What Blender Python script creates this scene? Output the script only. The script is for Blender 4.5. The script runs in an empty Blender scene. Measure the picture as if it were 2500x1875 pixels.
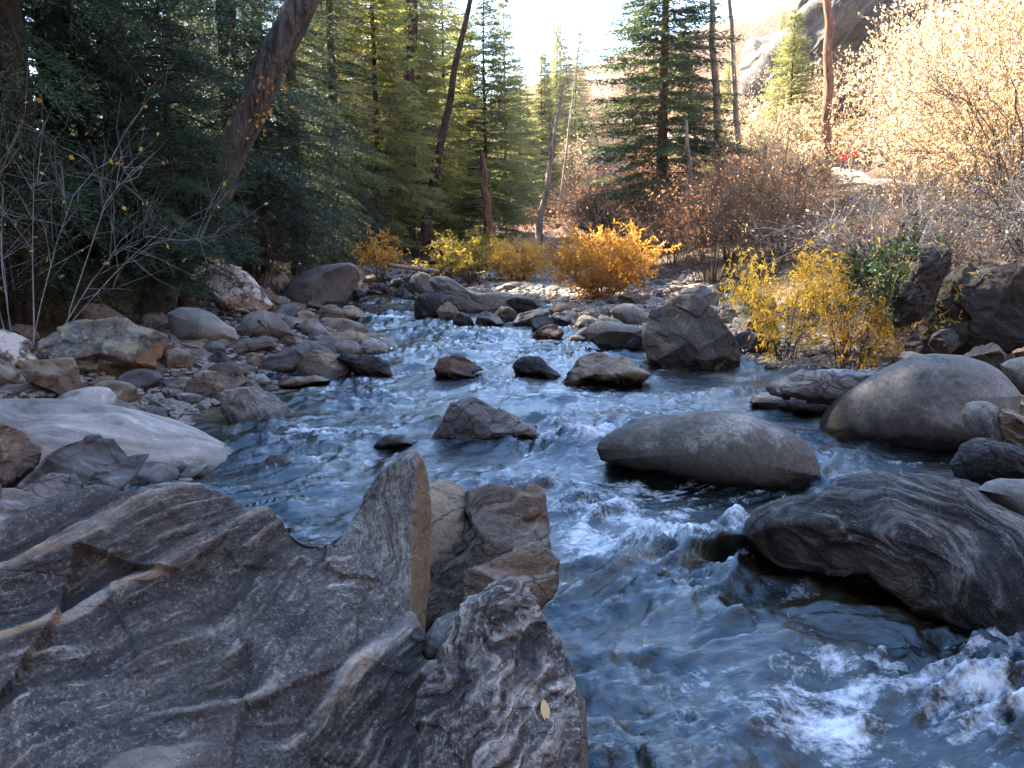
import bpy, math, random
import numpy as np
from mathutils import Vector, Matrix
R = math.radians
C = bpy.context.scene.collection
scn = bpy.context.scene

# ---------------------------------------------------------------- camera, sky, sun, exposure
F_PX, CAM_H, HORIZON = 819.0, 1.8, 215.0
PITCH = math.atan((384 - HORIZON) / F_PX)
cam_d = bpy.data.cameras.new('camera'); cam = bpy.data.objects.new('camera', cam_d); C.objects.link(cam)
cam_d.sensor_width = 36; cam_d.lens = 36 * F_PX / 1024; cam_d.clip_end = 2000; cam_d.clip_start = 0.05
cam.location = (0, 0, CAM_H); cam.rotation_euler = (R(90) - PITCH, 0, 0); scn.camera = cam

SUN_AZ, SUN_EL = R(-52), R(38.5)          # azimuth from +Y, negative = to the left
sdir = Vector((math.sin(SUN_AZ) * math.cos(SUN_EL), math.cos(SUN_AZ) * math.cos(SUN_EL), math.sin(SUN_EL)))
world = bpy.data.worlds.new('World'); scn.world = world; world.use_nodes = True
nt = world.node_tree; nt.nodes.clear()
sky = nt.nodes.new('ShaderNodeTexSky'); sky.sky_type = 'NISHITA'; sky.sun_disc = False
sky.sun_elevation = SUN_EL; sky.sun_rotation = SUN_AZ; sky.altitude = 1800; sky.dust_density = .7; sky.ozone_density = 1.0
bg = nt.nodes.new('ShaderNodeBackground'); bg.inputs[1].default_value = 0.13
wo = nt.nodes.new('ShaderNodeOutputWorld')
nt.links.new(sky.outputs[0], bg.inputs[0]); nt.links.new(bg.outputs[0], wo.inputs[0])
sun_d = bpy.data.lights.new('sun', 'SUN'); sun_d.energy = 5.0; sun_d.angle = R(0.5); sun_d.color = (1, .90, .74)
sun = bpy.data.objects.new('sun', sun_d); C.objects.link(sun); sun.rotation_euler = sdir.to_track_quat('Z', 'Y').to_euler()
sun.location = (-20, 20, 30)
scn.view_settings.view_transform = 'Standard'; scn.view_settings.look = 'None'
scn.view_settings.exposure = 3.6; scn.view_settings.gamma = 1
cy = scn.cycles; cy.max_bounces = 6; cy.transparent_max_bounces = 8; cy.diffuse_bounces = 3; cy.glossy_bounces = 3
cy.transmission_bounces = 3; cy.caustics_reflective = False; cy.caustics_refractive = False

# ---------------------------------------------------------------- numpy noise
_rs = np.random.RandomState(7)
_perm = _rs.permutation(256); _perm = np.concatenate([_perm, _perm, _perm])
_g = _rs.normal(size=(256, 3)); _g /= np.linalg.norm(_g, axis=1)[:, None]
def perlin(p):
    p = np.asarray(p, float); i = np.floor(p).astype(int); f = p - i; i &= 255
    u = f * f * f * (f * (f * 6 - 15) + 10); out = 0
    for dx in (0, 1):
        wx = u[:, 0] if dx else 1 - u[:, 0]
        a = _perm[(i[:, 0] + dx) & 255]
        for dy in (0, 1):
            wy = u[:, 1] if dy else 1 - u[:, 1]
            b = _perm[a + ((i[:, 1] + dy) & 255)]
            for dz in (0, 1):
                wz = u[:, 2] if dz else 1 - u[:, 2]
                g = _g[_perm[b + ((i[:, 2] + dz) & 255)]]
                d = g[:, 0] * (f[:, 0] - dx) + g[:, 1] * (f[:, 1] - dy) + g[:, 2] * (f[:, 2] - dz)
                out = out + wx * wy * wz * d
    return out * 1.6
def fbm(p, octv=4, gain=.5, ridged=False):
    p = np.asarray(p, float); s = 0; a = 1.0; t = 0
    for k in range(octv):
        n = perlin(p * 2 ** k + 17.3 * k)
        if ridged: n = 1 - 2 * np.abs(n)
        s = s + a * n; t += a; a *= gain
    return s / t
def sstep(a, b, x):
    t = np.clip((x - a) / (b - a), 0, 1); return t * t * (3 - 2 * t)

# ---------------------------------------------------------------- pixel rays (measuring the photo)
_F = np.array([0, math.cos(PITCH), -math.sin(PITCH)]); _U = np.array([0, math.sin(PITCH), math.cos(PITCH)]); _X = np.array([1., 0, 0])
CAM = np.array([0, 0, CAM_H])
def ray(px, py): return _F + _X * ((px - 512) / F_PX) - _U * ((py - 384) / F_PX)
def P(px, py, Y):
    d = ray(px, py); return CAM + d * (Y / d[1])

# ---------------------------------------------------------------- terrain
YL = [-20, 0, 2.9, 3.4, 3.83, 4.83, 5.78, 6.55, 7.3, 8.7, 9.8, 11.8, 13.8, 15.2, 18.2, 20.5, 24, 35, 80, 200]
XL = [-4, -4, -4, -3.2, -2.4, -2.0, -2.2, -2.5, -3.0, -2.6, -1.9, -1.9, -3.0, -3.8, -3.8, -3.3, -3, -2.5, -14, -60]
YR = [-20, 2, 6, 7.3, 9.8, 10.8, 12, 13.8, 15.2, 18, 20.5, 24, 35, 80, 200]
XR = [6, 4.6, 4.3, 3.5, 3.1, 2.5, 1.3, .8, .6, -.6, -1.8, -1.4, -1, -12, -58]
YS = [-20, 5, 9, 14, 18, 25, 35, 60, 80, 110, 200]
XS = [7, 5.0, 4.6, 4.4, 4.0, 2.6, 3.0, 3.5, -4, -16, -50]
WS = [6, 5.5, 6.5, 7.4, 8, 9, 11, 15.5, 14, 12, 12]
ZT = [2.4, 2.3, 2.2, 2.25, 2.4, 2.6, 3.0, 4.9, 10, 14, 18]
def terrain(x, y):
    x = np.asarray(x, float); y = np.asarray(y, float)
    xl = np.interp(y, YL, XL); xr = np.interp(y, YR, XR); xs = np.interp(y, YS, XS); ws = np.interp(y, YS, WS); zt = np.interp(y, YS, ZT)
    rise = np.clip(y - 24, 0, None) * .03
    dl = xl - x; dr = x - xr
    z = -0.42 + 0 * x
    zl = np.where(dl > -.7, -.42 + .42 * sstep(-.7, .15, dl) + .28 * sstep(0, 1.6, dl) + .05 * np.clip(dl - .5, 0, 30) + rise, -9)
    zr = np.where(dr > -.7, -.42 + .42 * sstep(-.7, .15, dr) + .16 * sstep(0, 1.5, dr) + rise, -9)
    s = x - xs
    sl = np.where(s > 0, .14 + rise * .5 + (zt - .14 - rise * .5) * np.clip(s / ws, 0, 1) ** .8 + (.78 - .42 * sstep(50, 75, y)) * np.clip(s - ws - 3.2 - 3 * sstep(50, 75, y), 0, 60), -9)
    z = np.maximum(np.maximum(z, zl), np.maximum(zr, sl)); z = np.where((y > 24), np.maximum(z, -.42 + rise), z)
    # unseen hill added at left, shaped to shade the stream and foreground
    edge = 13 + .62 * np.abs(x) - y
    hl = np.clip(-x - 9.5, 0, 26) * 1.15 * sstep(-1, 5, edge) * (x < -9.5)
    z = z + hl + np.clip(-5 - y, 0, 22) * .85 * sstep(2.5, 9, np.abs(x - 3) + .3 * np.clip(-y - 8, 0, 99))  # also adds an unseen rise behind the camera to darken rock sides
    q = np.stack([x * .9, y * .9, 0 * x], 1).reshape(-1, 3) if x.ndim == 1 else None
    if q is not None:
        far = sstep(20, 60, y)
        z = z + fbm(q, 4) * (.10 + .5 * far) * sstep(-.1, .6, np.maximum(dl, dr) + .3) + fbm(q * .22, 3) * (.05 + 1.0 * far + .1 * np.clip(hl, 0, 12)) * (np.maximum(dl, dr) > 0)
    return z
def gz(x, y): return float(terrain(np.array([x]), np.array([y]))[0])
def ground_hit(px, py, water=True):
    d = ray(px, py); t = np.linspace(1.2, 120, 2400); p = CAM + t[:, None] * d
    z = terrain(p[:, 0], p[:, 1]);
    if water: z = np.maximum(z, 0)
    k = np.argmax(p[:, 2] <= z)
    return p[k], t[k]

# ---------------------------------------------------------------- objects
def tag(o, label=None, cat=None, group=None, kind=None):
    if label: o['label'] = label
    if cat: o['category'] = cat
    if group: o['group'] = group
    if kind: o['kind'] = kind
    return o
def mesh_np(name, verts, faces, mat=None, smooth=True, attrs=None, fmat=None):
    """faces: (N,k) int array"""
    me = bpy.data.meshes.new(name); verts = np.asarray(verts, np.float32); faces = np.asarray(faces, np.int32)
    n, k = faces.shape
    me.vertices.add(len(verts)); me.vertices.foreach_set('co', verts.ravel())
    me.loops.add(n * k); me.loops.foreach_set('vertex_index', faces.ravel())
    me.polygons.add(n); me.polygons.foreach_set('loop_start', np.arange(0, n * k, k, dtype=np.int32))
    me.polygons.foreach_set('use_smooth', np.full(n, smooth))
    for a, v in (attrs or {}).items():
        at = me.attributes.new(a, 'FLOAT', 'POINT'); at.data.foreach_set('value', np.asarray(v, np.float32))
    if mat:
        for m in (mat if isinstance(mat, list) else [mat]): me.materials.append(m)
        if fmat is not None: me.polygons.foreach_set('material_index', np.asarray(fmat, np.int32))
    me.update(); me.validate(); return me
def obj(name, me, parent=None, loc=None):
    o = bpy.data.objects.new(name, me); C.objects.link(o)
    if parent: o.parent = parent
    if loc is not None: o.location = tuple(float(q) for q in loc)
    return o
def empty(name, loc, rz=0.0, sc=1.0):
    o = bpy.data.objects.new(name, None); C.objects.link(o); o.location = tuple(float(q) for q in loc); o.rotation_euler[2] = rz
    o.scale = (sc, sc, sc) if not hasattr(sc, '__len__') else sc
    o.empty_display_size = .2; return o
def copy_tree(o, loc, rz=0.0, sc=1.0, label=None, group=None):
    c = o.copy(); C.objects.link(c); c.location = tuple(float(q) for q in loc); c.rotation_euler = (0, 0, rz)
    c.scale = (sc, sc, sc) if not hasattr(sc, '__len__') else sc
    if label: c['label'] = label
    if group: c['group'] = group
    for ch in list(o.children):
        d = ch.copy(); C.objects.link(d); d.parent = c
    return c

# ---------------------------------------------------------------- material helpers
class NT:
    def __init__(s, name):
        s.m = bpy.data.materials.new(name); s.m.use_nodes = True; s.t = s.m.node_tree; s.t.nodes.clear()
        s.out = s.n('ShaderNodeOutputMaterial')
    def n(s, typ, **kw):
        nd = s.t.nodes.new(typ)
        for k, v in kw.items():
            if k.startswith('i_'):
                key = k[2:]; key = int(key) if key.isdigit() else key.replace('_', ' ')
                s.set(nd, key, v)
            else: setattr(nd, k, v)
        return nd
    def set(s, nd, key, v):
        if isinstance(v, bpy.types.NodeSocket): s.t.links.new(v, nd.inputs[key])
        else: nd.inputs[key].default_value = v
    def math(s, op, a, b=0.0, c=None, clamp=False):
        nd = s.t.nodes.new('ShaderNodeMath'); nd.operation = op; nd.use_clamp = clamp
        s.set(nd, 0, a); s.set(nd, 1, b)
        if c is not None: s.set(nd, 2, c)
        return nd.outputs[0]
    def vmath(s, op, a, b):
        nd = s.t.nodes.new('ShaderNodeVectorMath'); nd.operation = op
        s.set(nd, 0, a); s.set(nd, 3 if op == 'SCALE' else 1, b); return nd.outputs[0]
    def noise(s, co, scale, detail=4, rough=.5, dist=0.0, out=0):
        nd = s.n('ShaderNodeTexNoise'); s.t.links.new(co, nd.inputs['Vector']); nd.inputs['Scale'].default_value = scale
        nd.inputs['Detail'].default_value = detail; nd.inputs['Roughness'].default_value = rough; nd.inputs['Distortion'].default_value = dist
        return nd.outputs[out]
    def rng(s, v, a, b, c=0.0, d=1.0):
        nd = s.n('ShaderNodeMapRange'); s.set(nd, 0, v); nd.inputs[1].default_value = a; nd.inputs[2].default_value = b
        nd.inputs[3].default_value = c; nd.inputs[4].default_value = d; return nd.outputs[0]
    def mix(s, f, a, b, typ='MIX'):
        nd = s.n('ShaderNodeMix', data_type='RGBA', blend_type=typ)
        s.set(nd, 0, f); s.set(nd, 6, (*a, 1) if isinstance(a, tuple) else a); s.set(nd, 7, (*b, 1) if isinstance(b, tuple) else b)
        return nd.outputs[2]
    def ramp(s, v, stops):
        nd = s.n('ShaderNodeValToRGB'); s.t.links.new(v, nd.inputs[0]); cr = nd.color_ramp
        while len(cr.elements) < len(stops): cr.elements.new(.5)
        for e, (p, c) in zip(cr.elements, stops): e.position = p; e.color = (*c, 1) if len(c) == 3 else c
        return nd.outputs[0]
    def bump(s, h, strength=.5, dist=.02, nrm=None):
        nd = s.n('ShaderNodeBump'); nd.inputs['Strength'].default_value = strength; nd.inputs['Distance'].default_value = dist
        s.t.links.new(h, nd.inputs['Height'])
        if nrm is not None: s.t.links.new(nrm, nd.inputs['Normal'])
        return nd.outputs[0]
    def pbsdf(s, col, rough, nrm=None, spec=.5, **kw):
        nd = s.n('ShaderNodeBsdfPrincipled'); s.set(nd, 'Base Color', (*col, 1) if isinstance(col, tuple) else col); s.set(nd, 'Roughness', rough)
        s.set(nd, 'Specular IOR Level', spec)
        if nrm is not None: s.t.links.new(nrm, nd.inputs['Normal'])
        for k, v in kw.items(): s.set(nd, k.replace('_', ' '), v)
        return nd.outputs[0]
    def end(s, sh): s.t.links.new(sh, s.out.inputs[0]); return s.m

def rock_mat(name, dark, mid, light, stain, band=6.0, fold=.5, speck=.5, stain_amt=.3, patch=None, patch_amt=0.0, bump=.6, ang=.5, vein=None, wet=True, film=0.0, crack=.5, crack_sc=2.6):
    s = NT(name); tc = s.n('ShaderNodeTexCoord').outputs['Object']; oi = s.n('ShaderNodeObjectInfo').outputs['Random']
    rot = s.n('ShaderNodeVectorRotate', rotation_type='EULER_XYZ'); s.t.links.new(tc, rot.inputs[0])
    cx = s.n('ShaderNodeCombineXYZ'); s.set(cx, 0, s.math('MULTIPLY_ADD', oi, .8, -.4)); s.set(cx, 1, s.math('MULTIPLY_ADD', oi, 1.2, ang - .6)); s.set(cx, 2, s.math('MULTIPLY', oi, 40.0))
    s.t.links.new(cx.outputs[0], rot.inputs['Rotation']); co = rot.outputs[0]
    off = s.n('ShaderNodeCombineXYZ'); s.set(off, 0, s.math('MULTIPLY', oi, 73.0)); s.set(off, 1, s.math('MULTIPLY', oi, 31.0))
    co = s.vmath('ADD', co, off.outputs[0])
    w = s.noise(co, 1.6, 3, .5, out=1); wv = s.vmath('SCALE', s.vmath('SUBTRACT', w, (.5, .5, .5)), fold)
    cw = s.vmath('ADD', co, wv); gl = s.n('ShaderNodeAttribute', attribute_name='g').outputs['Fac']; sx = s.n('ShaderNodeSeparateXYZ'); s.t.links.new(cw, sx.inputs[0]); cb = s.n('ShaderNodeCombineXYZ'); s.set(cb, 0, s.math('MULTIPLY', sx.outputs[0], 2.6)); s.set(cb, 1, s.math('MULTIPLY', sx.outputs[1], 2.6)); s.set(cb, 2, s.math('MULTIPLY', gl, band)); st = cb.outputs[0]
    b = s.noise(st, 2.2, 9, .62); b2 = s.noise(st, 9.0, 5, .6)
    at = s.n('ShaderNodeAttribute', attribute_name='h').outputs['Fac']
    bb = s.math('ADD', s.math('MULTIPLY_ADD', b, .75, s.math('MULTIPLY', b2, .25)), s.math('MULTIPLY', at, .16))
    col = s.ramp(bb, [(.37, dark), (.48, mid), (.56, mid), (.68, light)])
    sp = s.noise(co, 85.0, 3, .75); sp2 = s.noise(co, 30.0, 4, .7)
    col = s.mix(s.math('MULTIPLY', s.rng(sp, .56, .68), speck), col, light); col = s.mix(s.math('MULTIPLY', s.rng(sp, .46, .36), speck), col, dark)
    col = s.mix(s.math('MULTIPLY', s.rng(sp2, .55, .40), speck * .7), col, dark)
    col = s.mix(s.math('MULTIPLY', s.rng(at, .15, .6), .38), col, light); col = s.mix(s.math('MULTIPLY', s.rng(at, .0, -.4), .45), col, dark)  # pale mineral on raised layers; hollows painted darker to deepen their shade
    sn = s.noise(co, 2.6, 7, .65); col = s.mix(s.math('MULTIPLY', s.rng(sn, .46, .64), stain_amt), col, stain)
    cn = s.n('ShaderNodeTexVoronoi', feature='DISTANCE_TO_EDGE'); s.t.links.new(s.vmath('ADD', s.vmath('MULTIPLY', cw, (1, 1, 1.8)), s.vmath('SCALE', s.noise(co, 5.0, 5, .6, out=1), .22)), cn.inputs['Vector']); cn.inputs['Scale'].default_value = crack_sc
    cm = s.rng(s.noise(co, 1.9, 3, .5), .47, .58); ck = s.math('MULTIPLY', s.rng(cn.outputs[0], .022, .003), s.math('MULTIPLY', cm, crack))
    lg = s.noise(co, .9, 4, .6); col = s.mix(s.rng(lg, .56, .44, 0, .7), col, s.mix(1.0, col, (.38, .37, .36), 'MULTIPLY'))
    if patch:
        pn = s.noise(co, 5.0, 8, .68); col = s.mix(s.math('MULTIPLY', s.rng(pn, .58 - .12 * patch_amt, .62 - .12 * patch_amt), .85), col, patch)
    if vein:
        vm = s.rng(s.noise(co, 2.2, 5, .6), .46, .60)
        col = s.mix(s.math('MULTIPLY', s.math('MULTIPLY', s.rng(at, .62, .90), vm), .9), col, vein)
        col = s.mix(s.math('MULTIPLY', s.rng(at, .05, -.35), .6), col, dark)  # layer grooves painted darker again, as shade in the colour
    stf = s.n('ShaderNodeAttribute', attribute_name='st').outputs['Fac']; col = s.mix(s.math('MULTIPLY', stf, s.rng(b2, .3, .5, .55, .95)), col, s.mix(b2, tuple(c_ * .35 for c_ in stain), tuple(min(1, c_ * 1.5) for c_ in stain)))
    col = s.mix(ck, col, tuple(c_ * .3 for c_ in dark))
    col = s.mix(1.0, col, (1.08, 1.0, .90), 'MULTIPLY')
    val = s.n('ShaderNodeHueSaturation'); s.set(val, 'Value', s.math('MULTIPLY_ADD', oi, .30, .70)); s.t.links.new(col, val.inputs['Color']); col = val.outputs[0]
    rough = .82
    if wet:
        pz = s.n('ShaderNodeSeparateXYZ'); s.t.links.new(s.n('ShaderNodeNewGeometry').outputs['Position'], pz.inputs[0])
        wn = s.noise(co, 4.0, 3); lim = s.math('SUBTRACT', pz.outputs[2], s.math('MULTIPLY_ADD', wn, .22, -.02))
        if film:
            ff = s.rng(s.math('SUBTRACT', pz.outputs[2], s.math('MULTIPLY_ADD', s.noise(co, 3.0, 8, .7), film * 1.6, -.25 * film)), .04, -.10)
            col = s.mix(s.math('MULTIPLY', ff, .8), col, s.mix(sp2, (.012, .012, .011), (.07, .052, .038)))
        wf = s.rng(lim, .035, -.02); col = s.mix(wf, col, s.mix(1.0, col, (.30, .27, .24), 'MULTIPLY')); rough = s.rng(wf, 0, 1, .82, .22)
    hh = s.math('ADD', s.math('MULTIPLY', b, .55), s.math('ADD', s.math('MULTIPLY', b2, .25), s.math('MULTIPLY', sp2, .25))); hh = s.math('SUBTRACT', hh, s.math('MULTIPLY', ck, .7))
    nrm = s.bump(hh, bump, .04); nrm = s.bump(sp, .35 * bump, .008, nrm)
    return s.end(s.pbsdf(col, rough, nrm, .4))

ROCK = dict(
 banded=rock_mat('rock banded dark gneiss', (.025, .025, .027), (.115, .115, .118), (.52, .50, .46), (.16, .12, .08), band=8, fold=.7, speck=.8, stain_amt=.25, bump=1.0, crack=.12, vein=(.34, .25, .15)),
 whale=rock_mat('rock whale backed granite', (.10, .095, .088), (.34, .325, .29), (.50, .48, .43), (.22, .18, .14), band=1.1, fold=.3, speck=.8, stain_amt=.3, bump=.5, film=.8, crack=.35),
 gfilm=rock_mat('rock granite with dark foot', (.06, .06, .065), (.25, .24, .225), (.40, .38, .35), (.17, .145, .12), band=1.2, fold=.3, speck=.55, stain_amt=.3, bump=.4, film=.5, crack=.35),
 swirl=rock_mat('rock swirled gneiss', (.022, .022, .024), (.11, .11, .11), (.56, .54, .50), (.12, .08, .05), band=13, fold=1.0, speck=.85, stain_amt=.2, bump=1.0, crack=.2, vein=(.50, .48, .45)),
 granite=rock_mat('rock speckled granite', (.045, .045, .05), (.20, .19, .175), (.33, .31, .28), (.12, .095, .07), band=1.2, fold=.3, speck=.75, stain_amt=.45, bump=.45, crack=.35),
 granite_dark=rock_mat('rock dark mottled granite', (.02, .02, .02), (.11, .10, .09), (.30, .28, .24), (.075, .05, .03), band=1.1, fold=.3, speck=.8, stain_amt=.7, bump=.5),
 pale=rock_mat('rock pale smooth gneiss', (.12, .12, .12), (.27, .268, .262), (.46, .45, .43), (.24, .20, .16), band=6.0, fold=.35, speck=.3, stain_amt=.3, bump=.5, crack=.12),
 grey=rock_mat('rock grey schist', (.045, .045, .05), (.15, .145, .15), (.32, .31, .30), (.14, .10, .065), band=6, fold=.5, speck=.4, stain_amt=.35, bump=.7),
 slate=rock_mat('rock blue grey slate', (.03, .032, .036), (.10, .103, .11), (.23, .23, .23), (.13, .075, .04), band=2.5, fold=.3, speck=.2, stain_amt=.22, bump=.4, crack=.2),
 brown=rock_mat('rock rusty brown schist', (.045, .03, .022), (.15, .105, .075), (.33, .27, .20), (.15, .065, .028), band=5, fold=.5, speck=.4, stain_amt=.6, bump=.8),
 tan=rock_mat('rock tan weathered', (.09, .07, .05), (.26, .215, .16), (.42, .37, .29), (.20, .11, .05), band=2.5, fold=.5, speck=.4, stain_amt=.45, bump=.6),
 fractured=rock_mat('rock fractured lichened', (.035, .04, .045), (.13, .135, .13), (.28, .27, .22), (.19, .10, .045), band=2.2, fold=.7, speck=.35, stain_amt=.55, patch=(.24, .23, .16), patch_amt=.6, bump=.9),
 lichen=rock_mat('rock white lichen crust', (.02, .02, .02), (.13, .12, .10), (.34, .32, .28), (.16, .11, .07), band=1.4, fold=.6, speck=.4, stain_amt=.2, patch=(.50, .46, .43), patch_amt=1.1, bump=.9),
 fin=rock_mat('rock fin white veined', (.05, .05, .05), (.24, .245, .235), (.46, .45, .42), (.20, .14, .08), band=7.0, fold=.4, speck=.9, stain_amt=.15, bump=.9, crack=.15),
 dark=rock_mat('rock dark wet schist', (.004, .004, .005), (.018, .019, .020), (.20, .205, .20), (.06, .05, .035), band=9, fold=.7, speck=.6, stain_amt=.2, bump=.9, crack=.3),
 pink=rock_mat('rock purple grey', (.065, .06, .056), (.18, .162, .148), (.33, .30, .27), (.15, .10, .07), band=3, fold=.4, speck=.3, stain_amt=.3, bump=.4, crack=.35),
 rust=rock_mat('rock brown grey fractured', (.045, .036, .03), (.17, .14, .11), (.36, .32, .27), (.12, .065, .032), band=7, fold=.4, speck=.6, stain_amt=.5, bump=1.0, crack=.7, crack_sc=4.5),
 earth=rock_mat('rock dark earthy cliff', (.010, .009, .008), (.042, .035, .027), (.12, .10, .07), (.06, .036, .02), band=3, fold=.8, speck=.5, stain_amt=.5, bump=1.0, wet=False),
 cliff=rock_mat('rock far sunlit cliff', (.025, .022, .022), (.09, .08, .075), (.20, .18, .155), (.12, .07, .04), band=1.2, fold=1.2, speck=.3, stain_amt=.6, bump=1.0, wet=False, crack=1.0, crack_sc=1.2),
)

# ---------------------------------------------------------------- rocks: outline in a plane across the view at the rock's own distance, with real depth
_ico = {}
def ico(sub):
    if sub not in _ico:
        import bmesh
        bm = bmesh.new(); bmesh.ops.create_icosphere(bm, subdivisions=sub, radius=1)
        v = np.array([q.co[:] for q in bm.verts]); f = np.array([[q.index for q in fc.verts] for fc in bm.faces]); bm.free()
        a, b = .31, .47
        rx = np.array([[1, 0, 0], [0, math.cos(a), -math.sin(a)], [0, math.sin(a), math.cos(a)]]); ry = np.array([[math.cos(b), 0, math.sin(b)], [0, 1, 0], [-math.sin(b), 0, math.cos(b)]])
        _ico[sub] = (v @ rx @ ry, f)
    return _ico[sub]
S = 1024 / 2212
TILES = {'A': (0, 442.4, .36), 'B': (530.9, 486.6, .36), 'C': (1061.8, 486.6, .36), 'E': (1504.2, 486.6, .3200), 'F': (0, 840.6, .4934), 'G': (663.6, 929, .44), 'H': (1150.2, 840.6, .4934), 'D': (0, 0, 1.0)}
def tile(t, pts):
    ox, oy, k = TILES[t]; return np.array([((ox + x * k) * S, (oy + y * k) * S) for x, y in pts], float)
def vnormals(v, f):
    a, b, c = v[f[:, 0]], v[f[:, 1]], v[f[:, 2]]; fn = np.cross(b - a, c - a); n = np.zeros_like(v)
    for k in range(3):
        for j in range(3): n[:, j] += np.bincount(f[:, k], fn[:, j], len(v))
    return n / (np.linalg.norm(n, axis=1)[:, None] + 1e-12)
_seed = [0]
def rock(name, label, t, pts, mat, dep=.8, box=2.2, cuts=(), rnd=0, rough=.05, strata=.0, sfreq=9., sdir_=(.3, .2, 1), sub=5, down=1.22, at=None, base=None, cat='rock', group=None, bulge=.55, style='fold', warp=.5, side=None, chip=None):
    """pts: visible outline; at: distance override (m along y); base: pixel row where it meets the ground"""
    _seed[0] += 1; rs = np.random.RandomState(_seed[0] * 13 + 5)
    o = tile(t, pts); cx, cy_ = (o.min(0) + o.max(0)) / 2; hx, hy = (o.max(0) - o.min(0)) / 2
    by = o[:, 1].max() if base is None else base
    dC = ray(cx, cy_); dC = dC / np.linalg.norm(dC)
    if at is None:
        p, _ = ground_hit(cx, min(by, 760)); dist = float(np.dot(p - CAM, dC))
        hw = hx / F_PX * dist; hd = dep * hw; dist = dist + hd * bulge
    else:
        dist = at / dC[1]; hw = hx / F_PX * dist; hd = dep * hw
    # icosphere mapping
    v, f = ico(sub); x, y, z = v.T; rho = np.clip(np.hypot(x, y), 1e-9, 1); th = np.arctan2(y, x)
    nu = np.stack([(o[:, 0] - cx) / hx, -(o[:, 1] - cy_) / hy], 1)
    # ray polygon intersection in normalised space -> radius per angle
    A = nu; B = np.roll(nu, -1, 0); ta = np.linspace(-math.pi, math.pi, 721); dirs = np.stack([np.cos(ta), np.sin(ta)], 1)
    E = B - A; den = dirs[:, None, 0] * E[None, :, 1] - dirs[:, None, 1] * E[None, :, 0]
    with np.errstate(divide='ignore', invalid='ignore'):
        tt = (A[None, :, 0] * E[None, :, 1] - A[None, :, 1] * E[None, :, 0]) / den
        ss = (A[None, :, 0] * dirs[:, None, 1] - A[None, :, 1] * dirs[:, None, 0]) / den
    ok = (tt > 0) & (ss >= -1e-6) & (ss <= 1 + 1e-6); rad = np.where(ok, tt, 0).max(1); rad = np.where(rad < .05, .5, rad)
    if box < 2.6:
        k = np.array([1, 2, 3, 2, 1.]); k /= k.sum(); rad = np.convolve(np.concatenate([rad[-3:-1], rad, rad[1:3]]), k, 'valid')
    rr = np.interp(th, ta, rad)
    u = rho * rr * np.cos(th); w_ = rho * rr * np.sin(th)
    prof = (1 - rho ** box) ** .5
    zf = np.where(z >= 0, prof, -prof)
    cl = [tuple(c) for c in cuts]
    for k in range(rnd):
        a = rs.uniform(-math.pi, math.pi); tl = rs.uniform(.25, 1.1); cl.append((math.cos(a) * tl, math.sin(a) * tl * 1.1, 1, rs.uniform(.55, .85)))
    front = np.where(z >= 0, zf, 0)
    for (a, b, c, d) in cl: front = np.where(z >= 0, np.minimum(front, (d - a * u - b * w_) / c), 0)
    front = np.where(z >= 0, np.maximum(front, .16 * prof), zf)
    u0, w0 = u.copy(), w_.copy(); w_ = np.where(w_ < 0, w_ * down, w_)
    # to world
    px = cx + u * hx; py = cy_ - w_ * hy
    d = _F[None] + _X[None] * ((px - 512) / F_PX)[:, None] - _U[None] * ((py - 384) / F_PX)[:, None]
    p = CAM + d * (dist / (d @ dC))[:, None] - dC[None] * (front * hd)[:, None]
    # displacement
    n = vnormals(p, f)
    if np.mean(np.sum(n * (p - p.mean(0)), 1)) < 0: n = -n; f = f[:, ::-1]
    sc = hw; off = rs.uniform(0, 99, 3); q = p / sc + off
    h = fbm(q * 1.3, 6 if sub >= 6 else 5, .5) * rough
    if box >= 2.6 or rnd: h = h + (fbm(q * 2.2, 3, .5, True) - .5) * rough * .5
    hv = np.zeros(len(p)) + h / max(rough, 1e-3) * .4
    if chip is None: chip = .16 if (box >= 2.6 or rnd) else 0
    if chip:
        for ns, am in ((16, 1.0), (70, .45)):
            nseed = rs.randint(0, len(p), ns); sdp = q[nseed]; qq = q + np.stack([fbm(q * 2.5 + 7 * j, 2) for j in range(3)], 1) * .10
            dd = ((qq[:, None, :] - sdp[None]) ** 2).sum(2).astype(np.float32) if len(p) * ns < 4e6 else np.concatenate([((c_[:, None, :] - sdp[None]) ** 2).sum(2).astype(np.float32) for c_ in np.array_split(qq, 8)])
            ce = dd.argmin(1); tilt = rs.normal(0, 1, (ns, 3)); loc = ((qq - sdp[ce]) * tilt[ce]).sum(1); h = h + np.clip(loc, -.25, .25) * chip * am * .9
    if strata and style == 'ledge':
        sd = np.array(sdir_, float); sd /= np.linalg.norm(sd); wv = fbm(q * .8, 3) * warp; hv = 0 * h; tot = 0
        for fr_, am in ((1.0, 1.0), (2.7, .5), (6.1, .22)):
            g = (q @ sd + wv + .06 * fbm(q * 3 * fr_, 2) / fr_) * sfreq * fr_; li = np.floor(g); fr = g - li
            A = np.clip(perlin(np.stack([li * 7.7 + 3, q[:, 0] * 1.6 * fr_, (q[:, 1] + q[:, 2]) * 1.6 * fr_], 1)) * 1.4 + .25, 0, 1)
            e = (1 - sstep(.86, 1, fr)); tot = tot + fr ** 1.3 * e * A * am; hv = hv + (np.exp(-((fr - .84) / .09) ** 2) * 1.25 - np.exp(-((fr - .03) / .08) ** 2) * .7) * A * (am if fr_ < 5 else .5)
        h = h + tot * strata
    elif strata:
        sd = np.array(sdir_, float); sd /= np.linalg.norm(sd)
        wv = fbm(q * 1.1, 3) * warp; g = (q @ sd + wv) * sfreq
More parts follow.
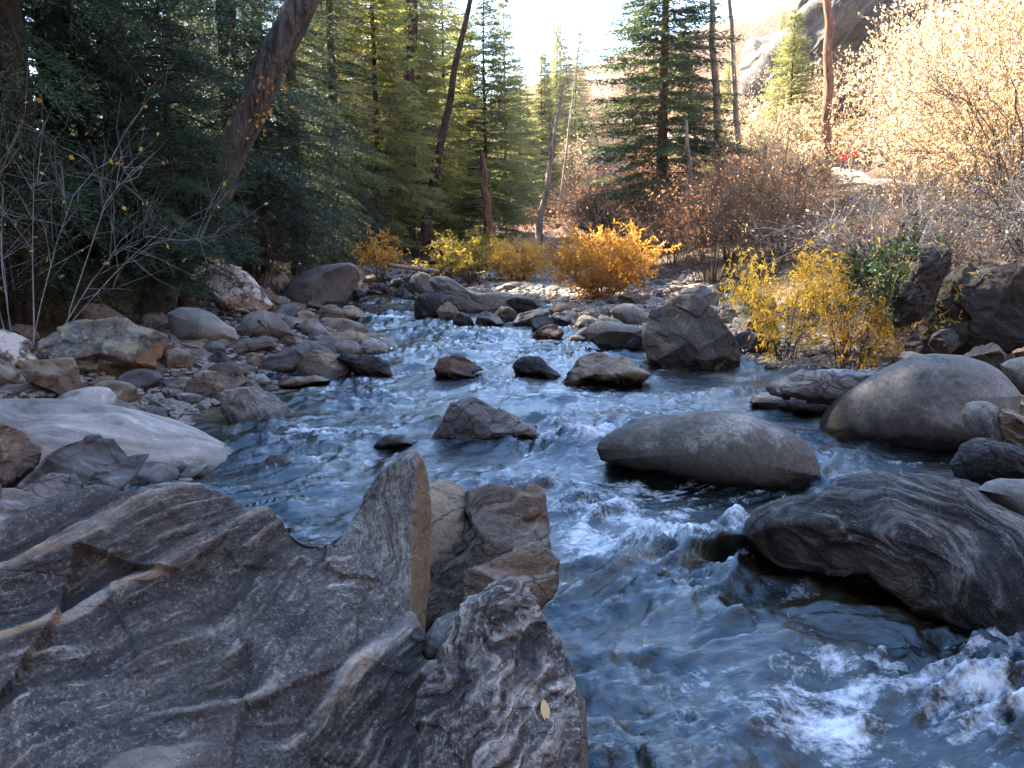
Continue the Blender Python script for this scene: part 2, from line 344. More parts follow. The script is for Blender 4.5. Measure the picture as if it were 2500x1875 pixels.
        lay = fbm(np.stack([g, wv * 3 + q[:, 0] * .8, q[:, 1] * .8], 1), 3, .6, True)
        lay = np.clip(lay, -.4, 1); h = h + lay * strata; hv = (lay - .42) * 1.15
    p = p + n * (h * sc)[:, None]
    sd = np.array(sdir_, float) + (0 if strata else rs.normal(0, .35, 3)); sd /= np.linalg.norm(sd)
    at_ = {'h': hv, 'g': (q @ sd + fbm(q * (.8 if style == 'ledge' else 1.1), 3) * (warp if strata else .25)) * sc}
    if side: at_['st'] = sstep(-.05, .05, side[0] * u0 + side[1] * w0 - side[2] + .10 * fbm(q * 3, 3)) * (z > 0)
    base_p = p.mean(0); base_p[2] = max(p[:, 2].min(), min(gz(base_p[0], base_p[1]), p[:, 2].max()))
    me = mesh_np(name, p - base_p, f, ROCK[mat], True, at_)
    ob = obj(name, me, loc=base_p); return tag(ob, label, cat, group)

# ================================================================ SETTING: ground and water
gx = np.concatenate([np.linspace(-90, -14, 60), np.linspace(-13.6, 16, 270), np.linspace(16.6, 110, 110)])
gy = np.concatenate([np.linspace(-70, 1, 50), np.linspace(1.3, 26, 220), np.linspace(26.5, 80, 130), np.linspace(82, 230, 60)])
X_, Y_ = np.meshgrid(gx, gy); Z_ = terrain(X_.ravel(), Y_.ravel())
idx = np.arange(X_.size).reshape(X_.shape)
quads = np.stack([idx[:-1, :-1], idx[:-1, 1:], idx[1:, 1:], idx[1:, :-1]], -1).reshape(-1, 4)
s = NT('soil and leaf litter'); co = s.n('ShaderNodeNewGeometry').outputs['Position']
a = s.noise(co, .35, 6, .6); b = s.noise(co, 3.0, 8, .65); c = s.noise(co, 22, 6, .75)
col = s.ramp(b, [(.3, (.022, .017, .013)), (.5, (.06, .043, .032)), (.62, (.12, .085, .06)), (.75, (.20, .17, .14))])
col = s.mix(s.rng(a, .45, .62), col, s.mix(c, (.05, .038, .032), (.17, .115, .08)))
col = s.mix(s.math('MULTIPLY', s.rng(c, .56, .66), .55), col, (.20, .085, .03))
pz = s.n('ShaderNodeSeparateXYZ'); s.t.links.new(co, pz.inputs[0])
col = s.mix(s.rng(pz.outputs[1], 30, 50, 0, .75), col, s.mix(c, (.035, .018, .010), (.13, .06, .028)))
col = s.mix(s.rng(pz.outputs[2], .05, -.05), col, s.mix(b, (.02, .016, .01), (.11, .09, .055)))
nrm = s.bump(s.math('ADD', b, s.math('MULTIPLY', c, .5)), 1.0, .08)
ground = obj('ground', mesh_np('ground', np.stack([X_.ravel(), Y_.ravel(), Z_], 1), quads, s.end(s.pbsdf(col, .9, nrm, .2))))
tag(ground, kind='structure')

yy = np.linspace(12, 88, 160); cc = np.interp(yy, YS, XS) + np.interp(yy, YS, WS); tt_ = np.linspace(.1, 3.0, 9); TX = (cc[:, None] + tt_[None]).ravel(); TY = np.repeat(yy, 9)
ix = np.arange(160 * 9).reshape(160, 9); s = NT('trail gravel'); co = s.n('ShaderNodeNewGeometry').outputs['Position']; a = s.noise(co, 2.5, 7, .7)
tag(obj('path', mesh_np('path', np.stack([TX, TY, terrain(TX, TY) + .05], 1), np.stack([ix[:-1, :-1], ix[:-1, 1:], ix[1:, 1:], ix[1:, :-1]], -1).reshape(-1, 4), s.end(s.pbsdf(s.mix(a, (.24, .20, .15), (.46, .40, .32)), .95, s.bump(a, .6, .05), .2)))), kind='structure')

# water: rows get wider with distance, the surface is displaced by real ripples
wy = np.concatenate([np.linspace(.2, 1.6, 12), 1.6 + (np.exp(np.linspace(0, 1, 620) ** 1 * math.log(31)) - 1) * .92])
wx = np.linspace(-8.5, 9.5, 900)
WX, WY = np.meshgrid(wx, wy); wp = np.stack([WX.ravel(), WY.ravel(), 0 * WX.ravel()], 1)
def zone(px, py, rx, ry, z=0.0):
    """water patch measured at a pixel: centre and half sizes in metres"""
    g = ray(px * S, py * S); q = CAM + g * (-CAM_H / g[2]); return (q[0], q[1], rx, ry)
def blob(zs):
    out = 0
    for (zx, zy, rx, ry, amp) in zs: out = np.maximum(out, amp * np.exp(-((wp[:, 0] - zx) / rx) ** 2 - ((wp[:, 1] - zy) / ry) ** 2))
    return out
FOAM_GLINT = [zone(1420, 1195, .34, .22) + (.92,), zone(1270, 1180, .25, .40) + (.72,), zone(1560, 1150, .35, .25) + (.66,), zone(1330, 1110, .7, .35) + (.62,), zone(1400, 1060, .9, .3) + (.5,), zone(1900, 1540, .9, .4) + (.5,), zone(2080, 1330, .5, .1) + (.5,), zone(1620, 1560, .5, .2) + (.42,), zone(1450, 1180, .9, .45) + (.5,), 
        zone(1250, 960, .45, .35) + (.62,), zone(1230, 1060, .3, .3) + (.35,), zone(690, 940, .4, .3) + (.62,), zone(1700, 1300, .22, .09) + (.55,),
        zone(1960, 1330, .22, .10) + (.72,), zone(2060, 1380, .12, .12) + (.6,), zone(1800, 1600, .3, .14) + (.82,), zone(2150, 1560, .22, .2) + (.75,),
        zone(1880, 1480, .35, .12) + (.55,), zone(2120, 1440, .2, .1) + (.6,), zone(1500, 1620, .2, .1) + (.35,), zone(1000, 740, 1.2, .7) + (.35,),
        zone(830, 692, .55, .35) + (1.1,), zone(1100, 700, 1.0, .8) + (.40,), zone(1240, 850, .8, .5) + (.40,), zone(900, 650, .8, 1.2) + (.35,), zone(860, 810, .3, .3) + (.5,),  # first zone paints a sunlit glint in foam white
        zone(1200, 655, .5, 1.0) + (.6,), zone(2000, 1000, .9, .1) + (.3,)]
fo = blob(FOAM_GLINT)
ROUGHW = blob([zone(1420, 1180, .9, .6) + (1.0,), zone(1850, 1500, 1.2, .6) + (.9,), zone(1250, 950, 1.2, .6) + (.5,), zone(700, 950, .7, .5) + (.6,), zone(1000, 740, 2.5, 2) + (.35,), zone(830, 692, 1, .8) + (1.0,)])
CALM = blob([zone(1470, 830, .8, .5) + (1.0,), zone(470, 900, .8, .5) + (1.0,), zone(1900, 1010, 1.6, .28) + (.75,), zone(400, 830, .6, .8) + (.8,)])
amp = (1 + .9 * ROUGHW) * (1 - .8 * CALM) * (.30 + 1.65 * sstep(-.35, .45, fbm(np.stack([wp[:, 0] * .7, wp[:, 1] * 1.1, 0 * wp[:, 0] + 4], 1), 3)))
fa = .45   # the current runs from the far left to the near right
fx = wp[:, 0] * math.cos(fa) + wp[:, 1] * math.sin(fa); fy = -wp[:, 0] * math.sin(fa) + wp[:, 1] * math.cos(fa)
q = np.stack([fx * .50, fy * 1.2, 0 * fx], 1); wrp = np.stack([fbm(q * .8 + 5, 2), fbm(q * .8 + 9, 2), 0 * fx], 1) * .55; q = q + wrp
h1 = fbm(q * .9, 2); h2 = fbm(q * 2.6 + 3, 2, .5, True); h3 = fbm(q * 7.0, 2, .55, True); h4 = fbm(q * 17.0 + 8, 2, .55, True)
farf = sstep(6, 14, wp[:, 1])
wz = amp * (.034 * h1 + .044 * h2 + .029 * h3 + .0100 * h4 * (1 - .75 * farf)) + .05 * ROUGHW * h2 + np.exp(-((wp[:, 0] - FOAM_GLINT[0][0] + .2) / .7) ** 2 - ((wp[:, 1] - FOAM_GLINT[0][1] + .45) / .16) ** 2) * .05 - .02
wz += np.clip(wp[:, 1] - 24, 0, 99) * .03
SHAL = blob([zone(1330, 1260, .5, .22) + (.9,), zone(1480, 1400, .6, .35) + (.55,), zone(1600, 870, 1.2, .5) + (.7,), zone(1350, 1600, .5, .3) + (.5,), zone(900, 780, 1.2, .6) + (.4,), zone(740, 1010, .3, .25) + (.5,), zone(450, 900, .8, .6) + (.7,), zone(1950, 1030, 1., .2) + (.5,)])
lace = fbm(q * 5.5 + 30, 4, .6, True)
idx = np.arange(WX.size).reshape(WX.shape); quads = np.stack([idx[:-1, :-1], idx[:-1, 1:], idx[1:, 1:], idx[1:, :-1]], -1).reshape(-1, 4)
keep = terrain(wp[:, 0], wp[:, 1]) < .25
quads = quads[keep[quads].any(1)]
wp[:, 2] = wz
s = NT('stream water'); co = s.n('ShaderNodeNewGeometry').outputs['Position']
af = s.n('ShaderNodeAttribute', attribute_name='foam_glint').outputs['Fac']; al = s.n('ShaderNodeAttribute', attribute_name='lace').outputs['Fac']
ws = s.vmath('MULTIPLY', co, (1, 1.25, 1)); wv = s.noise(ws, 3.0, 3, .5, out=1); wd = s.vmath('ADD', ws, s.vmath('SCALE', wv, .22))
n1 = s.noise(wd, 30, 6, .65); n2 = s.noise(wd, 9, 7, .66)
nrm = s.bump(n2, .50, .05); nrm = s.bump(n1, .16, .012, nrm)
deep = s.noise(co, .9, 4, .6); bedc = s.ramp(deep, [(.40, (.003, .004, .003)), (.55, (.008, .008, .005)), (.66, (.035, .028, .012))])
shal = s.n('ShaderNodeAttribute', attribute_name='shallow').outputs['Fac']; bedc = s.mix(s.math('MULTIPLY', shal, s.rng(s.noise(wd, 4.5, 6, .7), .44, .60)), bedc, (.16, .115, .04))
body = s.pbsdf(bedc, .03, nrm, .5, IOR=1.8)
body.node.inputs['Specular Tint'].default_value = (.58, .82, 1.0, 1)  # blue painted into the reflection to strengthen the sky colour
trp = s.n('ShaderNodeBsdfTransparent'); trp.inputs[0].default_value = (.34, .30, .20, 1)
lw = s.n('ShaderNodeLayerWeight'); lw.inputs[0].default_value = .30; s.t.links.new(nrm, lw.inputs['Normal'])
mx = s.n('ShaderNodeMixShader'); s.set(mx, 0, s.rng(lw.outputs['Facing'], .75, .15, 0, .25)); s.t.links.new(body, mx.inputs[1]); s.t.links.new(trp.outputs[0], mx.inputs[2])
fn = s.noise(wd, 5.5, 9, .72); fn2 = s.noise(wd, 38, 4, .7)
th = s.math('ADD', s.math('MULTIPLY', al, .13), s.math('ADD', s.math('MULTIPLY', fn, .75), s.math('MULTIPLY', fn2, .25)))
fm = s.rng(s.math('ADD', th, s.math('MULTIPLY', af, .34)), .71, .91); fm = s.math('MINIMUM', fm, .85, clamp=True)
foam_glint = s.pbsdf((.62, .66, .68), .55, s.bump(fn2, .6, .02), .4)
m2 = s.n('ShaderNodeMixShader'); s.set(m2, 0, fm); s.t.links.new(mx.outputs[0], m2.inputs[1]); s.t.links.new(foam_glint, m2.inputs[2])
water = obj('water', mesh_np('water', wp, quads, s.end(m2.outputs[0]), True, {'foam_glint': fo, 'lace': lace, 'shallow': SHAL})); tag(water, kind='structure')

# ================================================================ ROCKS traced one by one (tile letter, outline)
RB = rock
# --- foreground
RB('boulder', 'huge dark banded rock with thin tan veins filling the lower left foreground', 'F',
   [(-420, 700), (-200, 655), (0, 625), (150, 590), (280, 528), (420, 478), (520, 495), (700, 450), (850, 430), (960, 450), (1050, 500), (1200, 580), (1400, 680), (1500, 740), (1600, 830), (1700, 930), (1760, 1040), (1800, 1180), (1880, 1280), (1920, 1400), (1915, 1700), (1915, 2700), (700, 2900), (-420, 2700)],
   'banded', dep=.42, box=3.4, at=2.12, sub=8, rough=.05, strata=.05, sfreq=3.8, sdir_=(-.42, .1, 1), style='ledge', warp=.42, chip=.12, cuts=[(0, .75, 1, .62), (.6, .35, 1, .78), (-.3, -.1, 1, .8)], down=1.0, cat='boulder')
RB('boulder', 'tall pointed fin of rock with a pale speckled left face and brown right face', 'G',
   [(530, 92), (560, 130), (597, 215), (605, 400), (610, 600), (595, 800), (578, 1000), (555, 1190), (520, 1300), (420, 1250), (300, 1150), (180, 1000), (100, 800), (130, 620), (190, 500), (250, 390), (300, 290), (370, 195), (450, 140), (490, 108)],
   'fin', dep=.9, box=3.0, at=2.75, sub=7, rough=.03, strata=.012, sfreq=12, sdir_=(1, -.3, .25), cuts=[(-.62, .28, 1, .45), (2.6, -.105, 1, 2.285)], down=1.0, side=(1, -.12, .57), chip=.04)
RB('boulder', 'brown rounded rock squeezed between the pointed fin and the rusty slab', 'G',
   [(560, 300), (600, 268), (650, 245), (720, 255), (790, 310), (812, 345), (790, 430), (815, 480), (780, 640), (700, 760), (560, 760), (540, 500)], 'tan', dep=.8, at=3.6, sub=6, rough=.05, strata=.01, sfreq=8, down=1.0)
RB('rock_slab', 'rusty brown ridged slab with a blue grey top rising toward a blunt peak at right', 'G',
   [(785, 300), (900, 275), (1050, 290), (1110, 256), (1170, 290), (1190, 400), (1205, 570), (1190, 700), (1100, 900), (800, 1000), (560, 1000), (570, 760), (600, 650), (700, 590), (765, 540), (820, 470), (790, 400)],
   'rust', dep=.8, box=4.0, at=3.45, sub=7, rough=.035, strata=.014, sfreq=3, sdir_=(-.6, .2, 1), style='ledge', cuts=[(.25, 1.7, 1, 1.15), (-.1, -.15, 1, .78), (-1.3, .3, 1, .85)], down=1.0, chip=.16)
RB('rock_slab', 'brown wedge shaped block jutting over the rapids below the rusty ridged slab', 'G',
   [(768, 690), (830, 668), (900, 640), (990, 600), (1060, 580), (1180, 580), (1242, 640), (1240, 760), (1210, 830), (1140, 870), (1100, 1000), (900, 1050), (770, 1000), (765, 830)],
   'rust', dep=.8, box=4.0, at=3.15, sub=6, rough=.03, strata=.03, sfreq=3, sdir_=(-.2, .1, 1), style='ledge', cuts=[(.1, 1.9, 1, 1.2), (-.9, -.1, 1, .85), (.9, -.1, 1, 1.1)], down=1.0, chip=.12)
RB('boulder', 'grey and white swirled rock with deep folds holding a single yellow leaf', 'G',
   [(560, 1300), (640, 1180), (690, 1050), (740, 960), (800, 880), (900, 810), (990, 750), (1050, 760), (1110, 830), (1140, 900), (1180, 980), (1240, 1050), (1285, 1140), (1300, 1240), (1300, 1500), (1320, 1750), (1320, 2700), (560, 2700)],
   'swirl', dep=.8, box=3.4, at=2.05, sub=8, rough=.10, strata=.085, sfreq=3.6, chip=.1, sdir_=(1, -.5, -.35), cuts=[(.5, .3, 1, .7), (-.5, .3, 1, .75)], down=1.0)
RB('rock_slab', 'thin dark upright slab beside the swirled rock at the water edge', 'G',
   [(1290, 1260), (1330, 1250), (1365, 1330), (1375, 1500), (1385, 1750), (1385, 2500), (1270, 2500), (1270, 1500)], 'grey', dep=1.6, at=2.1, sub=6, rough=.05, strata=.03, sfreq=5, sdir_=(1, 0, 0), down=1.0)
RB('stone', 'small rounded grey stone wedged beside the swirled rock', 'G',
   [(552, 1185), (600, 1128), (650, 1130), (672, 1200), (650, 1270), (605, 1275)], 'grey', dep=.9, at=2.3, sub=5, down=1.0)
RB('rock_slab', 'curved blue grey slab leaning behind the swirled rock', 'G',
   [(575, 1010), (640, 930), (720, 892), (830, 882), (760, 950), (690, 1060), (600, 1140), (560, 1100)], 'slate', dep=1.0, at=2.6, sub=5, rough=.06, strata=.02, sfreq=5, down=1.0)
RB('stone', 'knobbly pale stone leaning on the curved blue grey slab', 'G',
   [(640, 1080), (690, 970), (735, 958), (760, 985), (700, 1060), (665, 1140), (630, 1130)], 'granite', dep=.9, at=2.45, sub=5, down=1.0)
# --- left near
RB('boulder', 'large smooth pale grey rock sloping into the water from the left edge', 'F',
   [(-560, 200), (-420, 90), (-200, 50), (0, 38), (200, 42), (420, 62), (600, 95), (780, 135), (900, 190), (1020, 255), (1110, 325), (1135, 365), (1095, 415), (1000, 450), (860, 520), (500, 640), (-300, 700)],
   'pale', dep=.42, box=2.5, at=5.6, sub=7, rough=.02, strata=.0035, sfreq=14, sdir_=(0, .5, 1), down=1.1, cat='boulder')
RB('rock_slab', 'dark grey slate slab tipped up with a rusty broken edge on the pale rock', 'F',
   [(90, 430), (170, 330), (200, 282), (300, 232), (430, 205), (500, 215), (560, 298), (610, 290), (657, 280), (600, 380), (540, 445), (470, 497), (300, 510), (120, 480)],
   'slate', dep=.5, box=3.5, at=3.75, sub=6, rough=.02, strata=.008, sfreq=4, sdir_=(.3, .8, 1), cuts=[(.25, .5, 1, .55), (-.2, -.1, 1, .6)], down=1.0)
RB('rock_slab', 'splintered brown striped slab leaning at the left edge', 'F',
   [(-160, 130), (-40, 150), (40, 160), (105, 190), (135, 240), (182, 255), (160, 320), (100, 400), (20, 450), (-160, 450)],
   'brown', dep=.6, box=3, at=3.7, sub=6, rough=.04, strata=.03, sfreq=7, sdir_=(1, 0, -.9), cuts=[(.4, .4, 1, .6)], down=1.0)
RB('rock_slab', 'flat grey slab lying low in front of the tipped slate', 'F',
   [(95, 445), (160, 405), (230, 370), (330, 380), (380, 425), (430, 472), (380, 520), (280, 560), (120, 520)], 'grey', dep=.7, box=3.2, at=3.45, sub=6, rough=.03, strata=.01, sfreq=4, cuts=[(.1, .6, 1, .5)], down=1.0)
RB('rock_slab', 'flat purplish slab at the left edge just above the banded rock', 'F',
   [(-160, 420), (60, 432), (180, 480), (290, 512), (330, 560), (200, 680), (-160, 700)], 'pink', dep=.7, box=3.2, at=3.2, sub=6, rough=.03, strata=.008, sfreq=4, cuts=[(.1, .7, 1, .5)], down=1.0)
RB('boulder', 'big cracked angular boulder with yellow lichen and a rusty underside', 'A',
   [(240, 830), (300, 770), (430, 720), (560, 690), (760, 690), (830, 735), (930, 765), (992, 800), (980, 860), (940, 960), (905, 1060), (860, 1078), (760, 1062), (620, 1010), (470, 990), (380, 935), (260, 920)],
   'fractured', dep=.75, box=3.4, sub=7, rough=.035, strata=.012, sfreq=3.5, sdir_=(.3, .4, -1), cuts=[(-.5, .6, 1, .75), (.55, .2, 1, .72), (.1, .9, 1, .8), (.1, -.8, 1, .75)], down=1.05, bulge=.75, side=(.8, -.7, .52), chip=.2)
RB('boulder', 'square yellow green lichened block below the cracked boulder', 'A',
   [(130, 1000), (200, 930), (330, 925), (435, 925), (470, 1000), (485, 1080), (505, 1170), (430, 1160), (300, 1100), (150, 1060)], 'tan', dep=.8, box=3.6, sub=6, rough=.04, cuts=[(.9, .1, 1, .8), (.1, 1, 1, .8), (-.3, -.2, 1, .6)])
RB('rock_slab', 'smooth purple grey slab behind the top of the pale rock', 'A',
   [(-60, 1120), (60, 1070), (180, 1060), (330, 1090), (430, 1130), (520, 1180), (430, 1250), (-60, 1260)], 'pink', dep=.5, box=2.6, sub=6, rough=.03, at=6.9)
RB('boulder', 'white lichen crusted rock with black patches at the left edge', 'A',
   [(-90, 760), (0, 745), (60, 762), (180, 820), (207, 862), (190, 900), (232, 930), (200, 975), (120, 1000), (-90, 1010)], 'lichen', dep=.8, box=2.8, sub=6, rough=.05, cuts=[(.2, .7, 1, .8)])
RB('boulder', 'green grey mossy rock at the left edge beneath the white crusted rock', 'A',
   [(-90, 950), (20, 925), (70, 960), (120, 1010), (110, 1070), (40, 1100), (-90, 1110)], 'fractured', dep=.8, box=2.8, sub=5, rough=.05)
RB('boulder', 'smooth tan rounded rock lying on top behind the cracked boulder', 'A',
   [(478, 630), (520, 595), (560, 588), (640, 600), (720, 650), (785, 692), (700, 740), (540, 730), (495, 690)], 'tan', dep=.6, box=2.4, sub=5, rough=.03, base=332)
RB('boulder', 'dark rounded boulder in deep shade left of the leaning trunk', 'A',
   [(350, 620), (370, 450), (420, 395), (480, 372), (640, 358), (740, 400), (845, 480), (840, 570), (790, 650), (600, 670)], 'granite_dark', dep=.8, sub=6, rough=.03)
RB('rock', 'dark angular rock between the grey shrub stem and the shaded boulder', 'A', [(185, 600), (200, 550), (240, 535), (282, 560), (282, 650), (230, 672), (190, 650)], 'granite_dark', box=3, rnd=3)
RB('rock', 'small blue black rock in front of the shaded boulder', 'A', [(368, 520), (400, 500), (450, 512), (525, 565), (500, 592), (400, 585)], 'slate', box=3, rnd=3)
RB('rock', 'rust coloured square rock left of the smooth tan rock', 'A', [(355, 590), (420, 572), (500, 580), (500, 640), (470, 700), (370, 690)], 'brown', box=3.4, rnd=4)
RB('rock', 'brown slabby rock on the bank above the white crusted rock', 'A', [(50, 740), (100, 715), (200, 730), (240, 790), (210, 815), (110, 790)], 'tan', box=3, rnd=3)
RB('boulder', 'pale smooth boulder on the left bank behind a purple white one', 'A',
   [(1000, 650), (1080, 612), (1200, 620), (1290, 655), (1340, 700), (1410, 745), (1440, 800), (1300, 850), (1050, 800), (1010, 710)], 'pale', dep=.8, sub=6, rough=.03)
RB('boulder', 'purple white humped boulder on the left bank in front of a pale smooth one', 'A',
   [(1025, 800), (1080, 705), (1120, 670), (1170, 655), (1220, 672), (1270, 710), (1360, 770), (1420, 810), (1390, 850), (1240, 850), (1060, 835)], 'pale', dep=.7, box=2.6, sub=6, rough=.04, strata=.008, sfreq=7, cuts=[(-.7, .3, 1, .8)])
RB('rock', 'tan cracked rock wedged between the cracked boulder and the pale smooth boulder', 'A', [(885, 705), (930, 665), (970, 650), (1015, 670), (1042, 722), (990, 775), (900, 765)], 'tan', box=3, rnd=4)
RB('boulder', 'purple brown dome shaped rock on the left bank', 'A',
   [(1415, 750), (1450, 705), (1500, 668), (1580, 645), (1640, 655), (1690, 690), (1730, 725), (1765, 770), (1700, 800), (1600, 800), (1440, 790)], 'pink', dep=.8, sub=6, rough=.02)
RB('rock_slab', 'long flat purple slab lying in front of the dome shaped rock', 'A',
   [(1368, 855), (1420, 818), (1560, 800), (1640, 800), (1665, 850), (1540, 878), (1390, 895)], 'pink', dep=.5, box=3.4, rough=.03)
RB('rock', 'small reddish block right of the long purple slab', 'A', [(1690, 800), (1730, 780), (1770, 800), (1780, 840), (1730, 860), (1695, 850)], 'brown', box=3, rnd=3)
RB('rock_slab', 'smooth blue grey slab rock running into the stream from the left bank', 'A',
   [(1548, 960), (1600, 915), (1700, 880), (1760, 850), (1830, 822), (1920, 818), (1990, 840), (2010, 885), (1900, 940), (1800, 1005), (1640, 1022), (1550, 1005)], 'slate', dep=.6, box=2.8, sub=6, rough=.02)
RB('rock', 'pale banded angular rock in front of the blue grey slab', 'A',
   [(1788, 970), (1830, 915), (1880, 880), (1960, 875), (2010, 895), (2070, 930), (2130, 972), (2085, 1012), (1960, 1038), (1810, 1028)], 'tan', dep=.8, box=3, sub=6, rough=.05, strata=.012, sfreq=8, cuts=[(.5, .6, 1, .7), (-.6, .2, 1, .7)])
RB('rock', 'brown mottled flat topped rock above the grey angular one', 'A',
   [(1105, 1100), (1130, 1060), (1170, 1030), (1280, 1005), (1440, 1010), (1482, 1060), (1440, 1110), (1360, 1140), (1310, 1178), (1180, 1165), (1100, 1135)], 'brown', dep=.7, box=3, sub=6, rough=.05, cuts=[(.1, .9, 1, .8), (-.4, .1, 1, .7)])
RB('boulder', 'grey angular rock with a sharp crest standing at the left water edge', 'A',
   [(1318, 1150), (1340, 1112), (1400, 1108), (1500, 1102), (1540, 1078), (1600, 1125), (1660, 1150), (1710, 1200), (1760, 1255), (1640, 1290), (1480, 1325), (1400, 1300), (1335, 1240)],
   'grey', dep=.8, box=3, sub=6, rough=.05, strata=.012, sfreq=7, sdir_=(.8, .2, 1), cuts=[(.7, .5, 1, .65), (-.7, .2, 1, .6)])
RB('rock', 'small pale rock behind the crest of the grey angular rock', 'A', [(1490, 1060), (1530, 1022), (1580, 1012), (1635, 1060), (1640, 1095), (1540, 1100)], 'pale', box=2.8)
RB('rock_slab', 'long low tan slab barely above the water beyond the grey angular rock', 'A', [(1635, 1085), (1740, 1042), (1900, 1028), (1985, 1055), (1900, 1078), (1700, 1098)], 'tan', dep=.4, box=3, rough=.03)
RB('rock', 'small upright grey rock behind the pale sloping rock', 'A', [(888, 1200), (905, 1165), (940, 1170), (1000, 1225), (1050, 1280), (960, 1285), (900, 1255)], 'grey', box=3, rnd=3)
RB('rock', 'rust edged brown slab under the overhang of the cracked boulder', 'A', [(530, 1075), (580, 1032), (640, 1045), (700, 1060), (765, 1082), (690, 1112), (570, 1100)], 'brown', box=3, rnd=3)
RB('rock', 'wet brown slab in the dark pool below the cracked boulder', 'A', [(490, 1100), (560, 1092), (620, 1110), (700, 1170), (650, 1195), (510, 1175)], 'brown', box=3, rnd=2)
RB('rock', 'blue grey wedge stone right of the dark pool', 'A', [(978, 1060), (1060, 1035), (1110, 1058), (1135, 1090), (1060, 1115), (985, 1095)], 'slate', box=3, rnd=3)
RB('rock', 'striped flat stone sitting in the dark pool', 'A', [(968, 1125), (1010, 1105), (1080, 1108), (1112, 1140), (1100, 1165), (1000, 1168)], 'grey', box=2.8)
RB('rock', 'tan angular stone left of the long purple slab', 'A', [(1078, 870), (1120, 835), (1170, 822), (1240, 832), (1280, 862), (1200, 892), (1095, 900)], 'tan', box=3, rnd=3)
RB('rock', 'purple flat stone beneath the tan angular stone', 'A', [(1115, 890), (1160, 870), (1220, 872), (1305, 908), (1280, 942), (1150, 940)], 'pink', box=3, rnd=2)
RB('rock', 'sharp blue grey stone with a white tip beside the pebbly channel', 'A', [(1262, 905), (1300, 880), (1345, 885), (1385, 930), (1428, 962), (1350, 990), (1275, 975)], 'slate', box=3, rnd=4)
RB('rock', 'brown flat stone at the edge of the small left side pool', 'A', [(935, 975), (975, 948), (1040, 940), (1130, 950), (1080, 992), (960, 1000)], 'brown', box=3, rnd=2)
RB('rock', 'pale bluish triangular stone in the small left side pool', 'A', [(1215, 990), (1225, 940), (1260, 945), (1315, 992), (1260, 1000)], 'pale', box=3, rnd=2)
RB('rock', 'grey stone below the end of the long purple slab', 'A', [(1360, 1000), (1400, 960), (1480, 950), (1550, 985), (1540, 1015), (1420, 1020)], 'grey', box=3, rnd=3)
RB('rock_outcrop', 'low outcrop crusted with cream lichen right of the leaning trunk', 'A',
   [(1215, 420), (1240, 380), (1290, 358), (1400, 378), (1470, 395), (1530, 450), (1570, 500), (1600, 540), (1660, 600), (1600, 660), (1400, 660), (1290, 590), (1230, 500)], 'lichen', dep=.7, box=3, sub=7, rough=.09, cuts=[(-.3, .6, 1, .8)], bulge=.6)
RB('rock_outcrop', 'black and cream lichened rock just left of the big oval boulder', 'A', [(1540, 450), (1600, 405), (1690, 393), (1738, 440), (1730, 520), (1640, 545), (1560, 520)], 'lichen', dep=.7, box=3, sub=6, rough=.09)
RB('rock', 'pale pointed rock at the foot of the cream lichened outcrop', 'A', [(1550, 570), (1580, 515), (1612, 498), (1655, 540), (1715, 620), (1650, 642), (1560, 635)], 'tan', box=3, rnd=4, sub=6)
RB('boulder', 'big oval boulder with pale brown patches on the far left shore', 'B',
   [(212, 420), (235, 370), (270, 335), (350, 280), (450, 240), (560, 230), (630, 225), (665, 250), (692, 305), (665, 365), (610, 430), (560, 478), (430, 490), (340, 492), (260, 485), (218, 450)],
   'granite', dep=.75, box=2.5, sub=7, rough=.025, cuts=[(.8, -.2, 1, .85)])
RB('rock', 'twin humped banded rock in front of the big oval boulder', 'B', [(438, 520), (455, 488), (500, 476), (540, 482), (572, 500), (600, 482), (640, 480), (690, 508), (738, 552), (640, 580), (500, 592), (440, 565)], 'tan', sub=6, rough=.05, strata=.02, sfreq=8)
RB('rock', 'pinkish smooth rock at the water edge below the twin humped one', 'B', [(298, 610), (330, 588), (375, 570), (430, 585), (470, 610), (515, 655), (440, 675), (330, 655)], 'pink', rough=.03)
RB('rock', 'dark shadowed block leaning on the foot of the big oval boulder', 'B', [(362, 470), (385, 445), (440, 460), (470, 490), (440, 512), (370, 505)], 'brown', box=3, rnd=3)
RB('rock_slab', 'wide cracked tan slab reaching into the water on the left side', 'B', [(440, 700), (500, 665), (560, 648), (640, 640), (710, 650), (760, 690), (700, 760), (600, 745), (500, 720)], 'tan', dep=.7, box=2.8, sub=6, rough=.04)
RB('rock', 'light striped rock on the stream side of the wide tan slab', 'B', [(685, 740), (700, 700), (750, 672), (800, 685), (840, 715), (882, 770), (800, 795), (720, 792)], 'pale', box=2.8, sub=6, rough=.04, strata=.015, sfreq=8, sdir_=(.8, .3, .6))
RB('rock', 'small flat pink stone perched on the wide tan slab', 'B', [(540, 640), (548, 626), (600, 624), (648, 638), (640, 655), (560, 655)], 'pink', box=3.4, rnd=1, sub=4)
RB('rock_slab', 'low black wet rock with a white veined tip poking out from the left shore', 'B', [(545, 800), (590, 760), (680, 782), (800, 785), (850, 820), (895, 905), (750, 915), (660, 885), (600, 840)], 'dark', dep=.6, box=2.6, sub=6, rough=.04)
